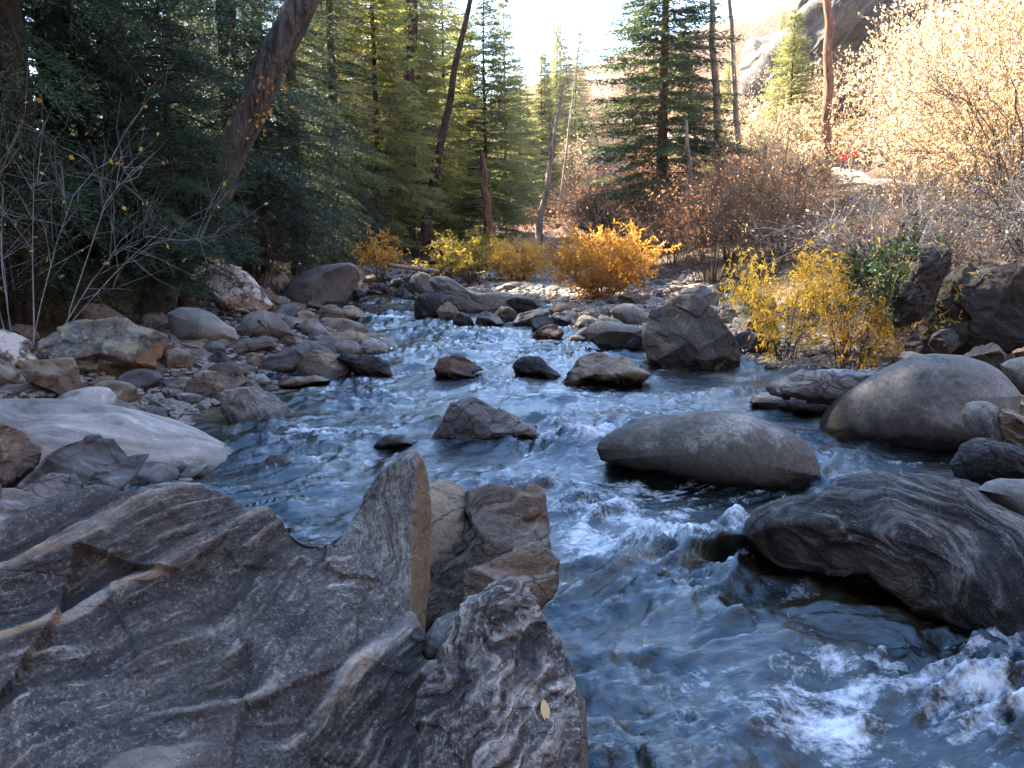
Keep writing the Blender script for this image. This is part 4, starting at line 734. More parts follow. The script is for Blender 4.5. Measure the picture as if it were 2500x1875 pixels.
def conifer_meshes(name, seed, H, Rm, z0, nl, tw_sp, nd_sp, droop, needle, bark, whorl=.42, shape=1.0, gap=.1, tr=.013, lean=0, perw=(5, 8)):
    rs = np.random.RandomState(seed); protos = {}
    for Lc in (.35, .7, 1.1, 1.6, 2.2, 3.0):
        if Lc < Rm * 1.45: protos[Lc] = [branch_proto(Lc, rs, nl, .26, tw_sp, nd_sp, droop) for _ in range(2)]
    keys = sorted(protos); Q, paths = [], []
    zz = np.linspace(-.5, H, 14); bend = np.stack([np.sin(zz * .35 + seed) * .05 * zz * .12 + lean * zz, 0 * zz, zz], 1)
    paths.append((bend, H * tr * (1 - .93 * np.clip(zz / H, 0, 1)) * (1 + .6 * np.exp(-np.clip(zz, 0, 9) * 2.5))))
    def tpos(z): return np.array([np.interp(z, zz, bend[:, 0]), 0, z])
    z = z0
    while z < H * .985:
        f = (z - z0) / (H - z0); env = (1 - f) ** .8 * (min(1, .55 + f * 4) if shape else 1)
        nb = rs.randint(*perw); a0 = rs.uniform(0, 6.28)
        for b in range(nb):
            if rs.rand() < gap: continue
            L = Rm * env * rs.uniform(.72, 1.18) + .12; Lc = min(keys, key=lambda k_: abs(k_ - L)); q, ax = protos[Lc][rs.randint(2)]; k_ = L / Lc
            a = a0 + b * 6.283 / nb + rs.uniform(-.3, .3); pt = rs.uniform(-.10, .12) + .40 * f ** 1.5 - .10 * (1 - f)
            M = np.array([[math.cos(a), -math.sin(a), 0], [math.sin(a), math.cos(a), 0], [0, 0, 1]]) @ np.array([[math.cos(pt), 0, -math.sin(pt)], [0, 1, 0], [math.sin(pt), 0, math.cos(pt)]])
            b0 = tpos(z + rs.uniform(-.15, .15)); sh = q - q[:, :1]; cen = q[:, :1] * k_  # keep needle size while stretching the bough
            Q.append(((cen + sh) @ M.T + b0).astype(np.float32)); paths.append(((ax * k_) @ M.T + b0, np.linspace(.010 + .008 * L, .004, 6)))
        z += whorl * rs.uniform(.7, 1.2) * (1 - .45 * f)
    Q = np.concatenate(Q); crown = mesh_np('crown', Q.reshape(-1, 3), np.arange(len(Q) * 4).reshape(-1, 4), needle, False)
    tv, tf = tube_np(paths[:1], 12); bv, bf = tube_np(paths[1:], 3)
    trunk = mesh_np('trunk', np.concatenate([tv, bv]), np.concatenate([tf, bf + len(tv)]), bark, True)
    return trunk, crown
def tree(name, meshes, loc, rz, sc, label, group=None, cat='tree'):
    e = empty(name, loc, rz, sc); tag(e, label, cat, group); obj('trunk', meshes[0], e); obj('crown', meshes[1], e); return e

rs = np.random.RandomState(5)
def at(px, Y, dz=0.0):
    q = P(px, HORIZON, Y); return (q[0], Y, gz(q[0], Y) + dz)
# near dark spruces on the left bank
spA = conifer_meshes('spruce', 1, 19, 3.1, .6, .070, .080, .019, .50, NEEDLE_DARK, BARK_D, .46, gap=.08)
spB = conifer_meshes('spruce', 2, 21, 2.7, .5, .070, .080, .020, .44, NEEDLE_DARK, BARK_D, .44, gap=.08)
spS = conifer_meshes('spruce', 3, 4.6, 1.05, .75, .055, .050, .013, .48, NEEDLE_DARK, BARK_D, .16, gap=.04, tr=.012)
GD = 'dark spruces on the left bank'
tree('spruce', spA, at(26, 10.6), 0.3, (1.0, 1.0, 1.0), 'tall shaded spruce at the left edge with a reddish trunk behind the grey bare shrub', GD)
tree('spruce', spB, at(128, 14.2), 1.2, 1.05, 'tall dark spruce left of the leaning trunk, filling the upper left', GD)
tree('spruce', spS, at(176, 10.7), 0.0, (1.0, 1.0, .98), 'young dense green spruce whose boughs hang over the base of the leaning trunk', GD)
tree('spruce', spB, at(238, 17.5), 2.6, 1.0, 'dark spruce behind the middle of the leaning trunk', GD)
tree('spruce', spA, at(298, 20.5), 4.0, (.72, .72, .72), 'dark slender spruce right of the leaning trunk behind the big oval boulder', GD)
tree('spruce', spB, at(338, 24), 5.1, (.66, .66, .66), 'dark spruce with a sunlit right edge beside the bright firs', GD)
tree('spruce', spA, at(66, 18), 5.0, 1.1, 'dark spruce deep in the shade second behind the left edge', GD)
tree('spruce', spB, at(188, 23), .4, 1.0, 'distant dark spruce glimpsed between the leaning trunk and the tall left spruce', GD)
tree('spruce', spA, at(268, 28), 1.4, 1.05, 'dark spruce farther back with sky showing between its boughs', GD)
tree('spruce', spS, at(262, 17), 1.0, (1.5, 1.5, 1.1), 'low dark young spruce right of the leaning trunk above the cream outcrop', GD)
tree('spruce', spS, at(90, 12.2), 2.0, (1.6, 1.6, 1.2), 'low dark young spruce behind the bare grey shrub', GD)
# bright firs of the centre
fiA = conifer_meshes('fir', 11, 13, 2.2, .6, .13, .11, .042, .24, NEEDLE_MID, BARK_D, .30, gap=.10, tr=.008, perw=(6, 9))
fiB = conifer_meshes('fir', 12, 16, 2.1, .9, .13, .11, .042, .30, NEEDLE_MID, BARK_D, .32, gap=.14, tr=.008, perw=(6, 9))
fiC = conifer_meshes('fir', 13, 12, 1.9, .3, .13, .11, .042, .15, NEEDLE_LITE, BARK_D, .28, gap=.10, tr=.009)
tree('fir', fiB, at(378, 27), 0, (1.0, 1.0, .78), 'yellow green fir with a thin dark trunk nearest the dark spruces', 'firs at the bend')
tree('fir', fiB, at(411, 31), 1.0, (1.15, 1.15, .90), 'tall fir with two dark trunks rising out of the frame', 'firs at the bend')
tree('fir', fiA, at(446, 36), 2.0, (1.15, 1.15, .95), 'sunlit fir behind the leaning bare trunk', 'firs at the bend')
tree('fir', fiA, at(486, 33), 3.1, (1.12, 1.12, .82), 'broad sunlit fir with a reddish lower trunk at the bend', 'firs at the bend')
tree('fir', fiC, at(395, 44), 3.1, (1.3, 1.3, 1.3), 'pale green fir behind the tall pair of dark trunks', 'firs at the bend')
tree('fir', fiC, at(345, 38), 1.3, (1.3, 1.3, 1.3), 'pale green fir seen through the dark spruces', 'firs at the bend')
tree('fir', fiB, at(541, 66), .8, (1.3, 1.3, .80), 'distant fir left of the far cluster above the dark slope', 'far firs')
tree('fir', fiA, at(558, 72), .2, (1.2, 1.2, 1.05), 'distant fir in the middle of the far cluster', 'far firs')
tree('fir', fiB, at(574, 76), 2.2, (1.1, 1.1, .75), 'distant thin fir right of the far cluster beside the open sky', 'far firs')
tree('fir', fiA, at(520, 58), 4.2, (1.1, 1.1, .9), 'distant fir closest to the broad sunlit fir', 'far firs')
spR = conifer_meshes('spruce', 21, 15.5, 2.7, 1.4, .14, .095, .038, .22, leaf_mat('needles spruce at trail', (.022, .045, .028), (.06, .085, .04), .35, .35), BARK_R, .42, gap=.14, tr=.0125, perw=(6, 9))
tree('spruce', spR, at(660, 27), 0.0, (1.12, 1.12, .80), 'tall open spruce with a reddish trunk standing alone right of the sky gap')
tree('fir', fiC, at(783, 36), 1.0, (1.0, 1.0, .62), 'bright yellow green fir in front of the sunlit rock face', 'small firs by the trail')
tree('fir', fiC, at(716, 33), 2.0, (.55, .55, .30), 'small bright fir below the trail between bare trunks', 'small firs by the trail')
tree('fir', fiC, at(862, 58), 3.0, (1.2, 1.2, 1.1), 'pale fir half hidden in the bleached foliage above the hikers', 'small firs by the trail')
for px, Y, k_ in ((362, 33, 1), (398, 37, 0), (428, 40, 1), (462, 43, 0), (505, 46, 1), (330, 30, 0), (312, 34, 1)):
    tree('fir', (fiA, fiC)[k_], at(px, Y), px * .1, (1.1, 1.1, .9 + .1 * k_), 'fir filling the stand behind the front row at the bend', 'firs behind the front row at the bend')
# forest wall behind, seen only as treetops and depth between the nearer trees
k = 0
for i in range(30):
    X = rs.uniform(-34, -5.5); Y = rs.uniform(26, 58)
    if X / Y > -.30 or X / Y < -.75: continue
    m = (spB, fiB, spA, fiA)[k % 4]; k += 1
    tree('spruce', m, (X, Y, gz(X, Y)), rs.uniform(0, 6), rs.uniform(.85, 1.15), 'spruce in the deep forest behind the left bank', 'forest behind the left bank')
for i in range(7):
    Y = rs.uniform(50, 90); X = Y * rs.uniform(-.16, .06)
    tree('fir', (fiB, fiA)[i % 2], (X, Y, gz(X, Y)), rs.uniform(0, 6), rs.uniform(.8, 1.05), 'distant fir on the far slope behind the bend', 'forest on the far slope')
# spruces around the added left hill that throw the shade over the stream
for i, (X, Y) in enumerate([(-9, 6), (-12, 10), (-15, 14), (-10, 12.5), (-18, 19), (-13, 17), (-21, 24), (-8.5, 9), (-16, 7), (-22, 16)]):
    tree('spruce', (spA, spB)[i % 2], (X, Y, gz(X, Y)), i * 1.3, 1.05, 'spruce on the left valley side beyond the shaded bank', 'spruces on the left valley side')

# bare leaning trunks
def trunk_thing(name, pts, radii, mat, label, group=None, twigs=0, seed=0, cat='tree', leaves=None, tl=1.0):
    pts = np.array(pts, float); radii = np.array(radii, float); t = np.linspace(0, 1, len(pts)); tt = np.linspace(0, 1, 26)
    p = np.stack([np.interp(tt, t, pts[:, k]) for k in range(3)], 1); rr = np.interp(tt, t, radii)
    p[:, 0] += fbm(np.stack([tt * 5, 0 * tt + seed, 0 * tt], 1), 2) * radii[0] * .8
    v, f = tube_np([(p, rr)], 16); q = v / radii[0] * np.array([1, 1, .25])
    n = fbm(q * 1.1 + seed, 4, .6, True); c = np.repeat(p, 16, 0); v = c + (v - c) * (1 + .13 * n)[:, None]
    rs = np.random.RandomState(seed + 50); base = p[0]; e = empty(name, base); tag(e, label, cat, group)
    obj('trunk', mesh_np('trunk', v - base, f, mat), e)
    if twigs:
        paths = []
        for k in range(twigs):
            u = rs.uniform(.2, 1); c0 = np.array([np.interp(u, tt, p[:, j]) for j in range(3)]); a = rs.uniform(0, 6.28); L = tl * rs.uniform(.4, 1) * (1.1 - u * .6)
            d = np.array([math.cos(a), math.sin(a), rs.uniform(-.5, .35)]); s_ = np.linspace(0, 1, 5)
            paths.append((c0 + d * (s_ * L)[:, None] + np.array([0, 0, -.25 * L]) * (s_ ** 2)[:, None] + rs.normal(0, .03 * L, (5, 3)) * s_[:, None], np.linspace(.02, .004, 5) * max(.5, tl * .7)))
        bv, bf = tube_np(paths, 3); obj('branches', mesh_np('branches', bv - base, bf, mat), e)
    return e
def line(px0, py0, px1, py1, Y, ext=0.0):
    a = P(px0 * S, py0 * S, Y); b = P(px1 * S, py1 * S, Y); z = gz(a[0], Y) - .3
    if a[2] > z: a = a + (b - a) * ((z - a[2]) / (b[2] - a[2]))
    b = b + (b - a) * ext; return a, b
a, b = line(325, 680, 640, 0, 12.0, .25); mid = (a * .55 + b * .45) + np.array([.10, 0, 0])
lt = trunk_thing('leaning_tree', [a, a * .8 + mid * .2 + np.array([.02, 0, 0]), mid, b], [.36, .25, .21, .18], BARK_C, 'thick furrowed cottonwood trunk leaning right across the dark spruces', seed=3)
a, b = line(885, 420, 885, -20, 30); trunk_thing('tree', [a, b], [.24, .17], BARK_D, 'straight dark bare trunk rising through the tall fir', seed=4, twigs=30)
a, b = line(925, 450, 1012, 10, 29.5, .1); trunk_thing('tree', [a, b], [.17, .07], BARK_D, 'thin dark trunk leaning right among the sunlit firs', seed=5, twigs=50, tl=1.3)
a, b = line(1060, 520, 1042, 330, 30); trunk_thing('tree', [a, b], [.17, .10], BARK_R, 'short reddish sunlit trunk at the bend above the golden willow', seed=6, twigs=8)
a, b = line(1160, 540, 1217, 170, 26); trunk_thing('dead_tree', [a, b], [.13, .02], BARK_P, 'slender dead tree with wispy branches leaning right above the bend', seed=7, twigs=70, tl=.7)
a, b = line(1560, 480, 1536, -20, 27, .1); trunk_thing('tree', [a, b], [.14, .07], BARK_P, 'bare pale trunk right of the tall open spruce, left of its two neighbours', 'bare trunks by the trail', twigs=36, seed=8)
a, b = line(1600, 470, 1575, -40, 28, .1); trunk_thing('tree', [a, b], [.13, .05], BARK_P, 'bare pale trunk in the middle of three beside the tall open spruce', 'bare trunks by the trail', twigs=36, seed=9)
a, b = line(1500, 560, 1482, 260, 24); trunk_thing('tree', [a, b], [.10, .04], BARK_P, 'thin bare trunk in front of the slope below the tall open spruce', 'bare trunks by the trail', twigs=26, seed=10)
a, b = line(1575, 440, 1545, 230, 30); trunk_thing('tree', [a, b], [.10, .06], BARK_P, 'short bare trunk broken off beside the small bright fir', 'bare trunks by the trail', twigs=14, seed=11)
a, b = line(1782, 430, 1790, -20, 34, .1); trunk_thing('tree', [a, b], [.20, .13], BARK_R, 'brown trunk left of the hikers in the bleached foliage', twigs=30, seed=12)
a, b = line(1200, 520, 1255, 60, 62); trunk_thing('dead_tree', [a, b], [.10, .03], BARK_P, 'distant dead trunk leaning over the far firs', twigs=40, seed=13, tl=2)
a, b = line(1290, 300, 1180, 20, 64); trunk_thing('dead_tree', [a, b], [.11, .03], BARK_P, 'distant grey snag leaning left against the bright sky', twigs=50, seed=14, tl=2.4)
a = P(838 * S, 572 * S, 17.5); b = P(945 * S, 586 * S, 18.5); a[2] = max(a[2], .35)
trunk_thing('log', [a, b], [.04, .05], BARK_P, 'thin pale log lying over the rocks far upstream', seed=15, cat='log')

for k_, (x0, y0, x1, y1, Yd, w, lab) in enumerate([(505, 668, 552, 682, 11.2, .022, 'pinkish bare stick lying on the left bank below the cream outcrop'), (560, 695, 582, 722, 9.6, .018, 'short pale stick leaning on the small reddish block'),
        (420, 640, 520, 672, 12.3, .03, 'broken grey branch on the bank right of the leaning trunk'), (1250, 488, 1400, 545, 21, .05, 'long fallen dark branch above the orange willow'), (1020, 628, 1130, 640, 18, .03, 'grey driftwood pole on the far gravel')]):
    a = P(x0 * S, y0 * S, Yd); b = P(x1 * S, y1 * S, Yd + .3)
    trunk_thing('stick', [a, (a + b) / 2 + np.array([0, 0, .03]), b], [w, w * .8, w * .4], BARK_P if k_ != 3 else BARK_D, lab, seed=20 + k_, cat='stick', twigs=4, tl=.35)

# shrubs
def shrub_meshes(seed, H, W, nst, ntw, nleaf, L, Wd, leafm, woodm, arch=.5, twl=.5, r0=.012, up=1.0, lstart=.35, depth2=True, droopl=.3, ulow=.25):
    rs = np.random.RandomState(seed); paths, c, d = [], [], []; ends = []
    for k in range(nst):
        a = rs.uniform(0, 6.28); rr = W * math.sqrt(rs.rand()) ; top = np.array([math.cos(a) * rr, math.sin(a) * rr, H * rs.uniform(.55, 1.05) * (1 - .35 * (rr / W) ** 2) * up])
        b0 = np.array([math.cos(a), math.sin(a), 0]) * rs.uniform(0, .18 * W); t = np.linspace(0, 1, 7)
        p = b0 + (top - b0) * t[:, None]; p[:, 2] += H * arch * .35 * np.sin(t * math.pi) ; p[:, 2] -= arch * H * .18 * t ** 3 * (rr / W); p += rs.normal(0, .035 * W, (7, 3)) * t[:, None]
        paths.append((p, np.linspace(r0 * rs.uniform(.7, 1.2), r0 * .25, 7)))
        for j in range(ntw):
            u = rs.uniform(ulow, 1); q0 = np.array([np.interp(u, t, p[:, m]) for m in range(3)]); dr = norm(norm(p[-1] - p[0]) * .8 + rs.normal(0, .65, 3) + np.array([0, 0, .1])); Lt = twl * rs.uniform(.4, 1.1)
            s_ = np.linspace(0, 1, 4); w = q0 + dr * (s_ * Lt)[:, None] + rs.normal(0, .05 * Lt, (4, 3)) * s_[:, None]; w[:, 2] -= .12 * Lt * s_ ** 2
            paths.append((w, np.linspace(r0 * .38, r0 * .14, 4))); ends.append((w, dr))
            if depth2:
                for _ in range(2):
                    q1 = w[rs.randint(1, 4)]; d2 = norm(dr + rs.normal(0, .7, 3)); w2 = q1 + d2 * (np.linspace(0, 1, 3) * Lt * .5)[:, None]; paths.append((w2, np.linspace(r0 * .2, r0 * .1, 3))); ends.append((w2, d2))
    wv, wf = tube_np(paths, 3); wood = mesh_np('stems', wv, wf, woodm, True)
    if not nleaf: return wood, None
    C_, D_ = [], []
    for k in range(nleaf):
        w, dr = ends[rs.randint(len(ends))]; u = rs.uniform(lstart, 1) * (len(w) - 1); i = min(int(u), len(w) - 2); C_.append(w[i] * (1 - u + i) + w[i + 1] * (u - i)); D_.append(dr)
    C_ = np.array(C_); D_ = norm(np.array(D_) * .7 + rs.normal(0, .6, (nleaf, 3)) + np.array([0, 0, -droopl])); sd = norm(np.cross(D_, rs.normal(0, 1, (nleaf, 3))))
    l = L * rs.uniform(.6, 1.25, nleaf); v, f = quads_np(C_, D_, sd, l, l * Wd); return wood, mesh_np('leaves', v, f, leafm, False)
def shrub(name, ms, loc, rz, sc, label, group=None):
    e = empty(name, loc, rz, sc); tag(e, label, 'shrub', group); obj('stems', ms[0], e)
    if ms[1]: obj('leaves', ms[1], e)
    return e
def gpt(px, py, dy=0.0):
    p, t = ground_hit(px * S, py * S, False); y = p[1] + dy; x = p[0] * (y / p[1]); return (x, y, gz(x, y) - .03)
wA = shrub_meshes(101, 1.25, 1.2, 60, 12, 12000, .085, .28, LEAF_O, TWIG_T, .35, .34, .009, ulow=.15)
wB = shrub_meshes(102, 1.3, 1.2, 50, 10, 7000, .085, .28, LEAF_YG, TWIG_T, .4, .34, .011)
wC = shrub_meshes(103, 1.65, 1.45, 34, 11, 3700, .09, .24, LEAF_Y, TWIG_D, .45, .36, .007, ulow=.1, droopl=.6)
wD = shrub_meshes(104, 1.3, .8, 20, 7, 1300, .10, .4, LEAF_O, TWIG_D, .4, .3, .010)
q = P(1308 * S, 300, 16.2); shrub('willow_bush', wA, (q[0], 16.2, .12), 0, (1.08, .9, 1.18), 'dense orange leaved willow bush in the middle of the gravel bar')
q = P(1120 * S, 300, 20.5); shrub('willow_bush', wA, (q[0], 20.5, .1), 2, (.72, .72, .95), 'small brilliant golden willow left of the orange willow bush').children[1].data.materials
q = P(1015 * S, 300, 20.8); shrub('willow_bush', wB, (q[0], 20.8, .1), 1, (1.25, 1.0, 1.0), 'wide olive gold willow under the sunlit firs')
q = P(1830 * S, 300, 9.6); shrub('willow_bush', wC, (q[0], 9.3, -.02), .6, (.9, .8, 1.0), 'yellow leaved willow drooping over the water before the fractured outcrop')
q = P(1700 * S, 300, 9.9); shrub('willow_bush', wC, (q[0], 9.9, .05), 2.6, (.62, .6, .92), 'sparser yellow willow on the left shoulder of the drooping yellow willow')
q = P(822 * S, 300, 19.5); shrub('willow_bush', wD, (q[0], 19.5, .25), 0, (.85, .85, .95), 'small orange leaved bush by the dark spruces upstream')
gr = shrub_meshes(105, 1.1, .6, 14, 12, 3000, .07, .35, LEAF_G, TWIG_D, .2, .25, .009)
q = P(1925 * S, 300, 8.6); shrub('evergreen_shrub', gr, (q[0], 8.6, .75), 0, (.8, .8, .9), 'glossy green shrub between the yellow willow and the fractured outcrop')
# bare grey shrubs at left
bg_ = shrub_meshes(106, 2.3, 1.9, 12, 13, 60, .05, .7, LEAF_Y, TWIG_G, .5, .8, .0072, lstart=.1)
q = P(18, 300, 8.2); shrub('bare_shrub', bg_, (q[0] - .1, 8.2, .2), .5, (1.15, .8, 1.3), 'leafless pale grey shrub with long arching twigs at the left edge')
q = P(255, 300, 15.5); shrub('bare_shrub', shrub_meshes(107, 1.9, 1.5, 20, 10, 30, .05, .7, LEAF_Y, TWIG_D, .6, .7, .010), (q[0], 15.5, .3), 0, 1.0, 'dark leafless shrub right of the leaning trunk above the cream outcrop')
# stray orange leaves clinging to the leaning trunk
lv = []; rs = np.random.RandomState(77)
for (px, py, n_, sp) in [(578, 215, 46, .16), (560, 260, 30, .13), (505, 222, 14, .10), (588, 185, 10, .08)]:
    c0 = P(px * S, py * S, 11.9); cc = c0 + rs.normal(0, sp, (n_, 3)); dd = norm(rs.normal(0, 1, (n_, 3))); v, _ = quads_np(cc, dd, norm(np.cross(dd, rs.normal(0, 1, (n_, 3)))), np.full(n_, .075), np.full(n_, .045)); lv.append(v)
v = np.concatenate(lv); l0 = Vector(lt.location); me = mesh_np('leaves', v - np.array(l0), np.arange(len(v)).reshape(-1, 4), LEAF_O, False); obj('leaves', me, lt)

# thicket over the right slope
TH = [shrub_meshes(200, 2.2, 1.3, 24, 11, 2600, .055, .5, LEAF_P, TWIG_T, .5, .6, .012), shrub_meshes(201, 2.6, 1.1, 20, 11, 1700, .052, .5, LEAF_R, TWIG_T, .3, .6, .013),
      shrub_meshes(202, 1.8, 1.4, 26, 11, 600, .055, .5, LEAF_P, TWIG_D, .7, .55, .011), shrub_meshes(203, 3.4, 1.6, 24, 13, 4200, .06, .55, LEAF_P, TWIG_T, .3, .8, .016),
      shrub_meshes(204, 1.3, 1.2, 26, 10, 1900, .05, .5, LEAF_R, TWIG_D, .4, .35, .009),
      shrub_meshes(205, 1.7, 1.5, 40, 14, 220, .05, .5, LEAF_R, TWIG_D, .8, .6, .009)]
rs = np.random.RandomState(9); n_ = 0
LBL = {0: 'pale straw leaved shrub in the thicket on the right slope', 1: 'upright russet shrub in the thicket on the right slope', 2: 'nearly bare dark twigged shrub in the thicket on the right slope', 3: 'tall shrub with bleached leaves above the right bank', 4: 'low russet shrub on the open slope below the trail', 5: 'leafless tangled dark brush at the foot of the right slope'}
pl = []
for i in range(1500):
    Y = 9.5 * (90 / 9.5) ** (rs.rand() ** .7); X = np.interp(Y, YS, XS) + abs(rs.uniform(0, 1)) ** .8 * (9 + Y * .45) + .3
    if not -.10 < X / Y < .72: continue
    s_tr = X - np.interp(Y, YS, XS) - np.interp(Y, YS, WS)
    if -.6 < s_tr < 3.4 : continue
    if any((X - a_) ** 2 + (Y - b_) ** 2 < (.034 * Y + .5) ** 2 for a_, b_ in pl): continue
    if 45 < Y < 58 and abs(X / Y - .40) < .035 and s_tr < 0: continue
    pl.append((X, Y))
    if abs(X / Y - .404) < .03 + .6 / Y and Y < 48 and (Y > 15): continue
    kind = (4 if rs.rand() < .6 else 1) if (.09 < X / Y < .27 and Y > 22) else [0, 1, 2, 0, 3, 2][rs.randint(6)]
    sf = X - np.interp(Y, YS, XS)
    if sf < 2.6 + .05 * Y and rs.rand() < .72: kind = 5
    if X / Y < .30 and Y < 27: kind = (5, 5, 4, 1)[rs.randint(4)]
    if Y < 14 and kind == 3: kind = 0
    sc = rs.uniform(.8, 1.15) * (1 + .012 * Y) * (.8 if Y < 13 else 1)
    shrub('bush', TH[kind], (X, Y, gz(X, Y) - .1), rs.uniform(0, 6.3), sc, LBL[kind], 'thicket on the right slope: ' + ['straw', 'russet', 'bare', 'tall', 'low', 'tangled'][kind]); n_ += 1
    if n_ > 290: break
# scrub covering the far hill, too dense to count
rs = np.random.RandomState(31); cs, Ls = [], []
for i in range(950):
    Y = rs.uniform(46, 112); X = Y * rs.uniform(-.04, .62); s_tr = X - np.interp(Y, YS, XS) - np.interp(Y, YS, WS)
    if -1.2 < s_tr < 3.6: continue
    z = gz(X, Y); R_ = rs.uniform(.6, 1.7); n = int(130 * R_); c = rs.normal(0, .5, (n, 3)) * R_ * np.array([1, 1, .8]); cs.append(c + np.array([X, Y, z + .6 * R_])); Ls.append(np.full(n, rs.uniform(.10, .20)))
c = np.concatenate(cs); l = np.concatenate(Ls); d = norm(rs.normal(0, 1, c.shape) + np.array([0, 0, .6])); v, f = quads_np(c, d, norm(np.cross(d, rs.normal(0, 1, c.shape))), l, l * .5)
tag(obj('hillside_scrub', mesh_np('hillside_scrub', v, f, leaf_mat('scrub mixed', (.07, .035, .020), (.28, .13, .06), .4, .2, (1.1, 1, .8), .35), False)), kind='stuff', label='dry russet and straw scrub covering the far hillside')
for i in range(9):
    Y = rs.uniform(55, 95); X = Y * rs.uniform(.12, .55)
    tree('fir', (fiC, fiA)[i % 2], (X, Y, gz(X, Y) - .2), i, rs.uniform(.4, .75), 'small fir scattered high on the sunlit hillside', 'firs high on the sunlit hillside')
for i, (px, Y, k_) in enumerate([(938, 27, 2.0), (948, 33, 2.3), (985, 26, 2.0), (915, 38, 2.4), (806, 52, 2.0), (960, 42, 2.8), (1010, 36, 2.4), (780, 46, 2.0), (745, 44, 1.6), (880, 50, 2.6)]):
    q = at(px, Y); shrub('leafy_tree', TH[3], q, i * 1.1, (k_ * .75, k_ * .75, k_), 'tall bleached leafy tree crowding the bright upper right slope', 'bleached trees on the upper right slope')
# big bleached shrubs standing near at right and overhanging
nb = shrub_meshes(300, 3.6, 2.2, 44, 14, 10000, .042, .55, LEAF_P, TWIG_T, .5, .8, .016)
nt_ = shrub_meshes(301, 2.2, 2.0, 34, 14, 260, .06, .6, LEAF_P, TWIG_G, .9, .7, .013)
shrub('tall_shrub', nb, (7.3, 11.6, gz(7.3, 11.6) - .1), 0, (1.0, 1.0, 1.05), 'big bleached leafy shrub spreading over the upper right corner')
shrub('tall_shrub', nb, (9.4, 15.6, gz(9.4, 15.6) - .1), 2, (1.0, 1.0, 1.15), 'big pale leafy shrub behind the one in the upper right corner')
shrub('tall_shrub', nb, (10.0, 19.6, gz(10.0, 19.6) - .1), 4, (.9, .9, .95), 'big pale leafy shrub right of the hikers')
shrub('tall_shrub', nt_, (5.9, 9.0, gz(5.9, 9.0) + .2), 1, (1.0, .8, .75), 'tangle of pale drooping bare branches hanging over the dark rock wall')
shrub('tall_shrub', nt_, (5.0, 11.0, gz(5.0, 11.0) + .1), 3, (.9, .9, .8), 'tangle of bare branches above the yellow willow')

# loose stuff on the banks
rs = np.random.RandomState(21); N = 30000
Y = 4 + 36 * rs.rand(N) ** 1.5; side = rs.rand(N) < .35
X = np.where(side, np.interp(Y, YL, XL) - rs.uniform(.1, 9, N), np.interp(Y, YR, XR) + rs.uniform(.2, 13, N)); Zt = terrain(X, Y); ok = Zt > .08; X, Y, Zt = X[ok], Y[ok], Zt[ok]
c = np.stack([X, Y, Zt + .015], 1); d = norm(np.stack([rs.normal(0, 1, len(X)), rs.normal(0, 1, len(X)), rs.normal(0, .35, len(X))], 1)); sd = norm(np.cross(d, np.array([0, 0, 1.]) + rs.normal(0, .4, (len(X), 3))))
v, f = quads_np(c, d, sd, rs.uniform(.03, .075, len(X)), rs.uniform(.02, .05, len(X)))
tag(obj('leaf_litter', mesh_np('leaf_litter', v, f, leaf_mat('fallen leaves', (.10, .045, .02), (.42, .20, .06), .2, .3), False)), kind='stuff', label='fallen brown and orange leaves scattered over both banks')
N = 5200; Y = rs.uniform(7, 34, N); side = rs.rand(N) < .25
X = np.where(side, np.interp(Y, YL, XL) - rs.uniform(.8, 7, N), np.interp(Y, YS, XS) + rs.uniform(-.3, 9, N)); Zt = terrain(X, Y); paths = []
for x, y, z in zip(X, Y, Zt):
    a = rs.uniform(0, 3.14); L = rs.uniform(.15, .7); d = np.array([math.cos(a), math.sin(a), rs.uniform(-.1, .5)]) * L; c = np.array([x, y, z + .02])
    paths.append((np.stack([c - d * .5, c + rs.normal(0, .03, 3), c + d * .5]), np.array([.007, .006, .003]) * (1 + y * .03)))
v, f = tube_np(paths, 3); tag(obj('twig_litter', mesh_np('twig_litter', v, f, TWIG_D)), kind='stuff', label='dead twigs and brush lying over the slopes')
rs = np.random.RandomState(41); v0, f0 = ico(1); VV, FF, n_g = [], [], 0
def gravel(n, X, Y):
    global n_g
    Z = terrain(X, Y)
    for x, y, z in zip(X, Y, Z):
        if z < -.12: continue
        r_ = .012 * (1 + y * .12) * rs.uniform(.6, 2.4); p = v0 * rs.uniform(.6, 1.2, 3) * np.array([1, 1, .6]) * (1 + rs.uniform(-.25, .25, (len(v0), 1))) * r_; VV.append(p + np.array([x, y, z + r_ * .3])); FF.append(f0 + n_g); n_g += len(v0)
y = 5 + 14 * rs.rand(9000) ** 1.2; gravel(0, np.interp(y, YL, XL) - np.abs(rs.normal(0, 1.1, len(y))) + .35, y)
y = rs.uniform(7, 20, 9000); xr_ = np.interp(y, YR, XR); gravel(0, xr_ - .3 + rs.rand(len(y)) * np.clip(4.6 - xr_, .8, 9), y)
y = rs.uniform(15, 26, 4000); gravel(0, rs.uniform(-4.6, 1.5, 4000), y)
s = NT('gravel mixed'); co = s.n('ShaderNodeNewGeometry').outputs['Position']; wn_ = s.noise(co, 9, 6, .8)
tag(obj('gravel', mesh_np('gravel', np.concatenate(VV), np.concatenate(FF), s.end(s.pbsdf(s.ramp(wn_, [(.3, (.05, .045, .04)), (.45, (.15, .14, .13)), (.58, (.19, .14, .10)), (.7, (.34, .32, .29))]), .85)), False)), kind='stuff', label='gravel and pebbles packed between the rocks of both banks')
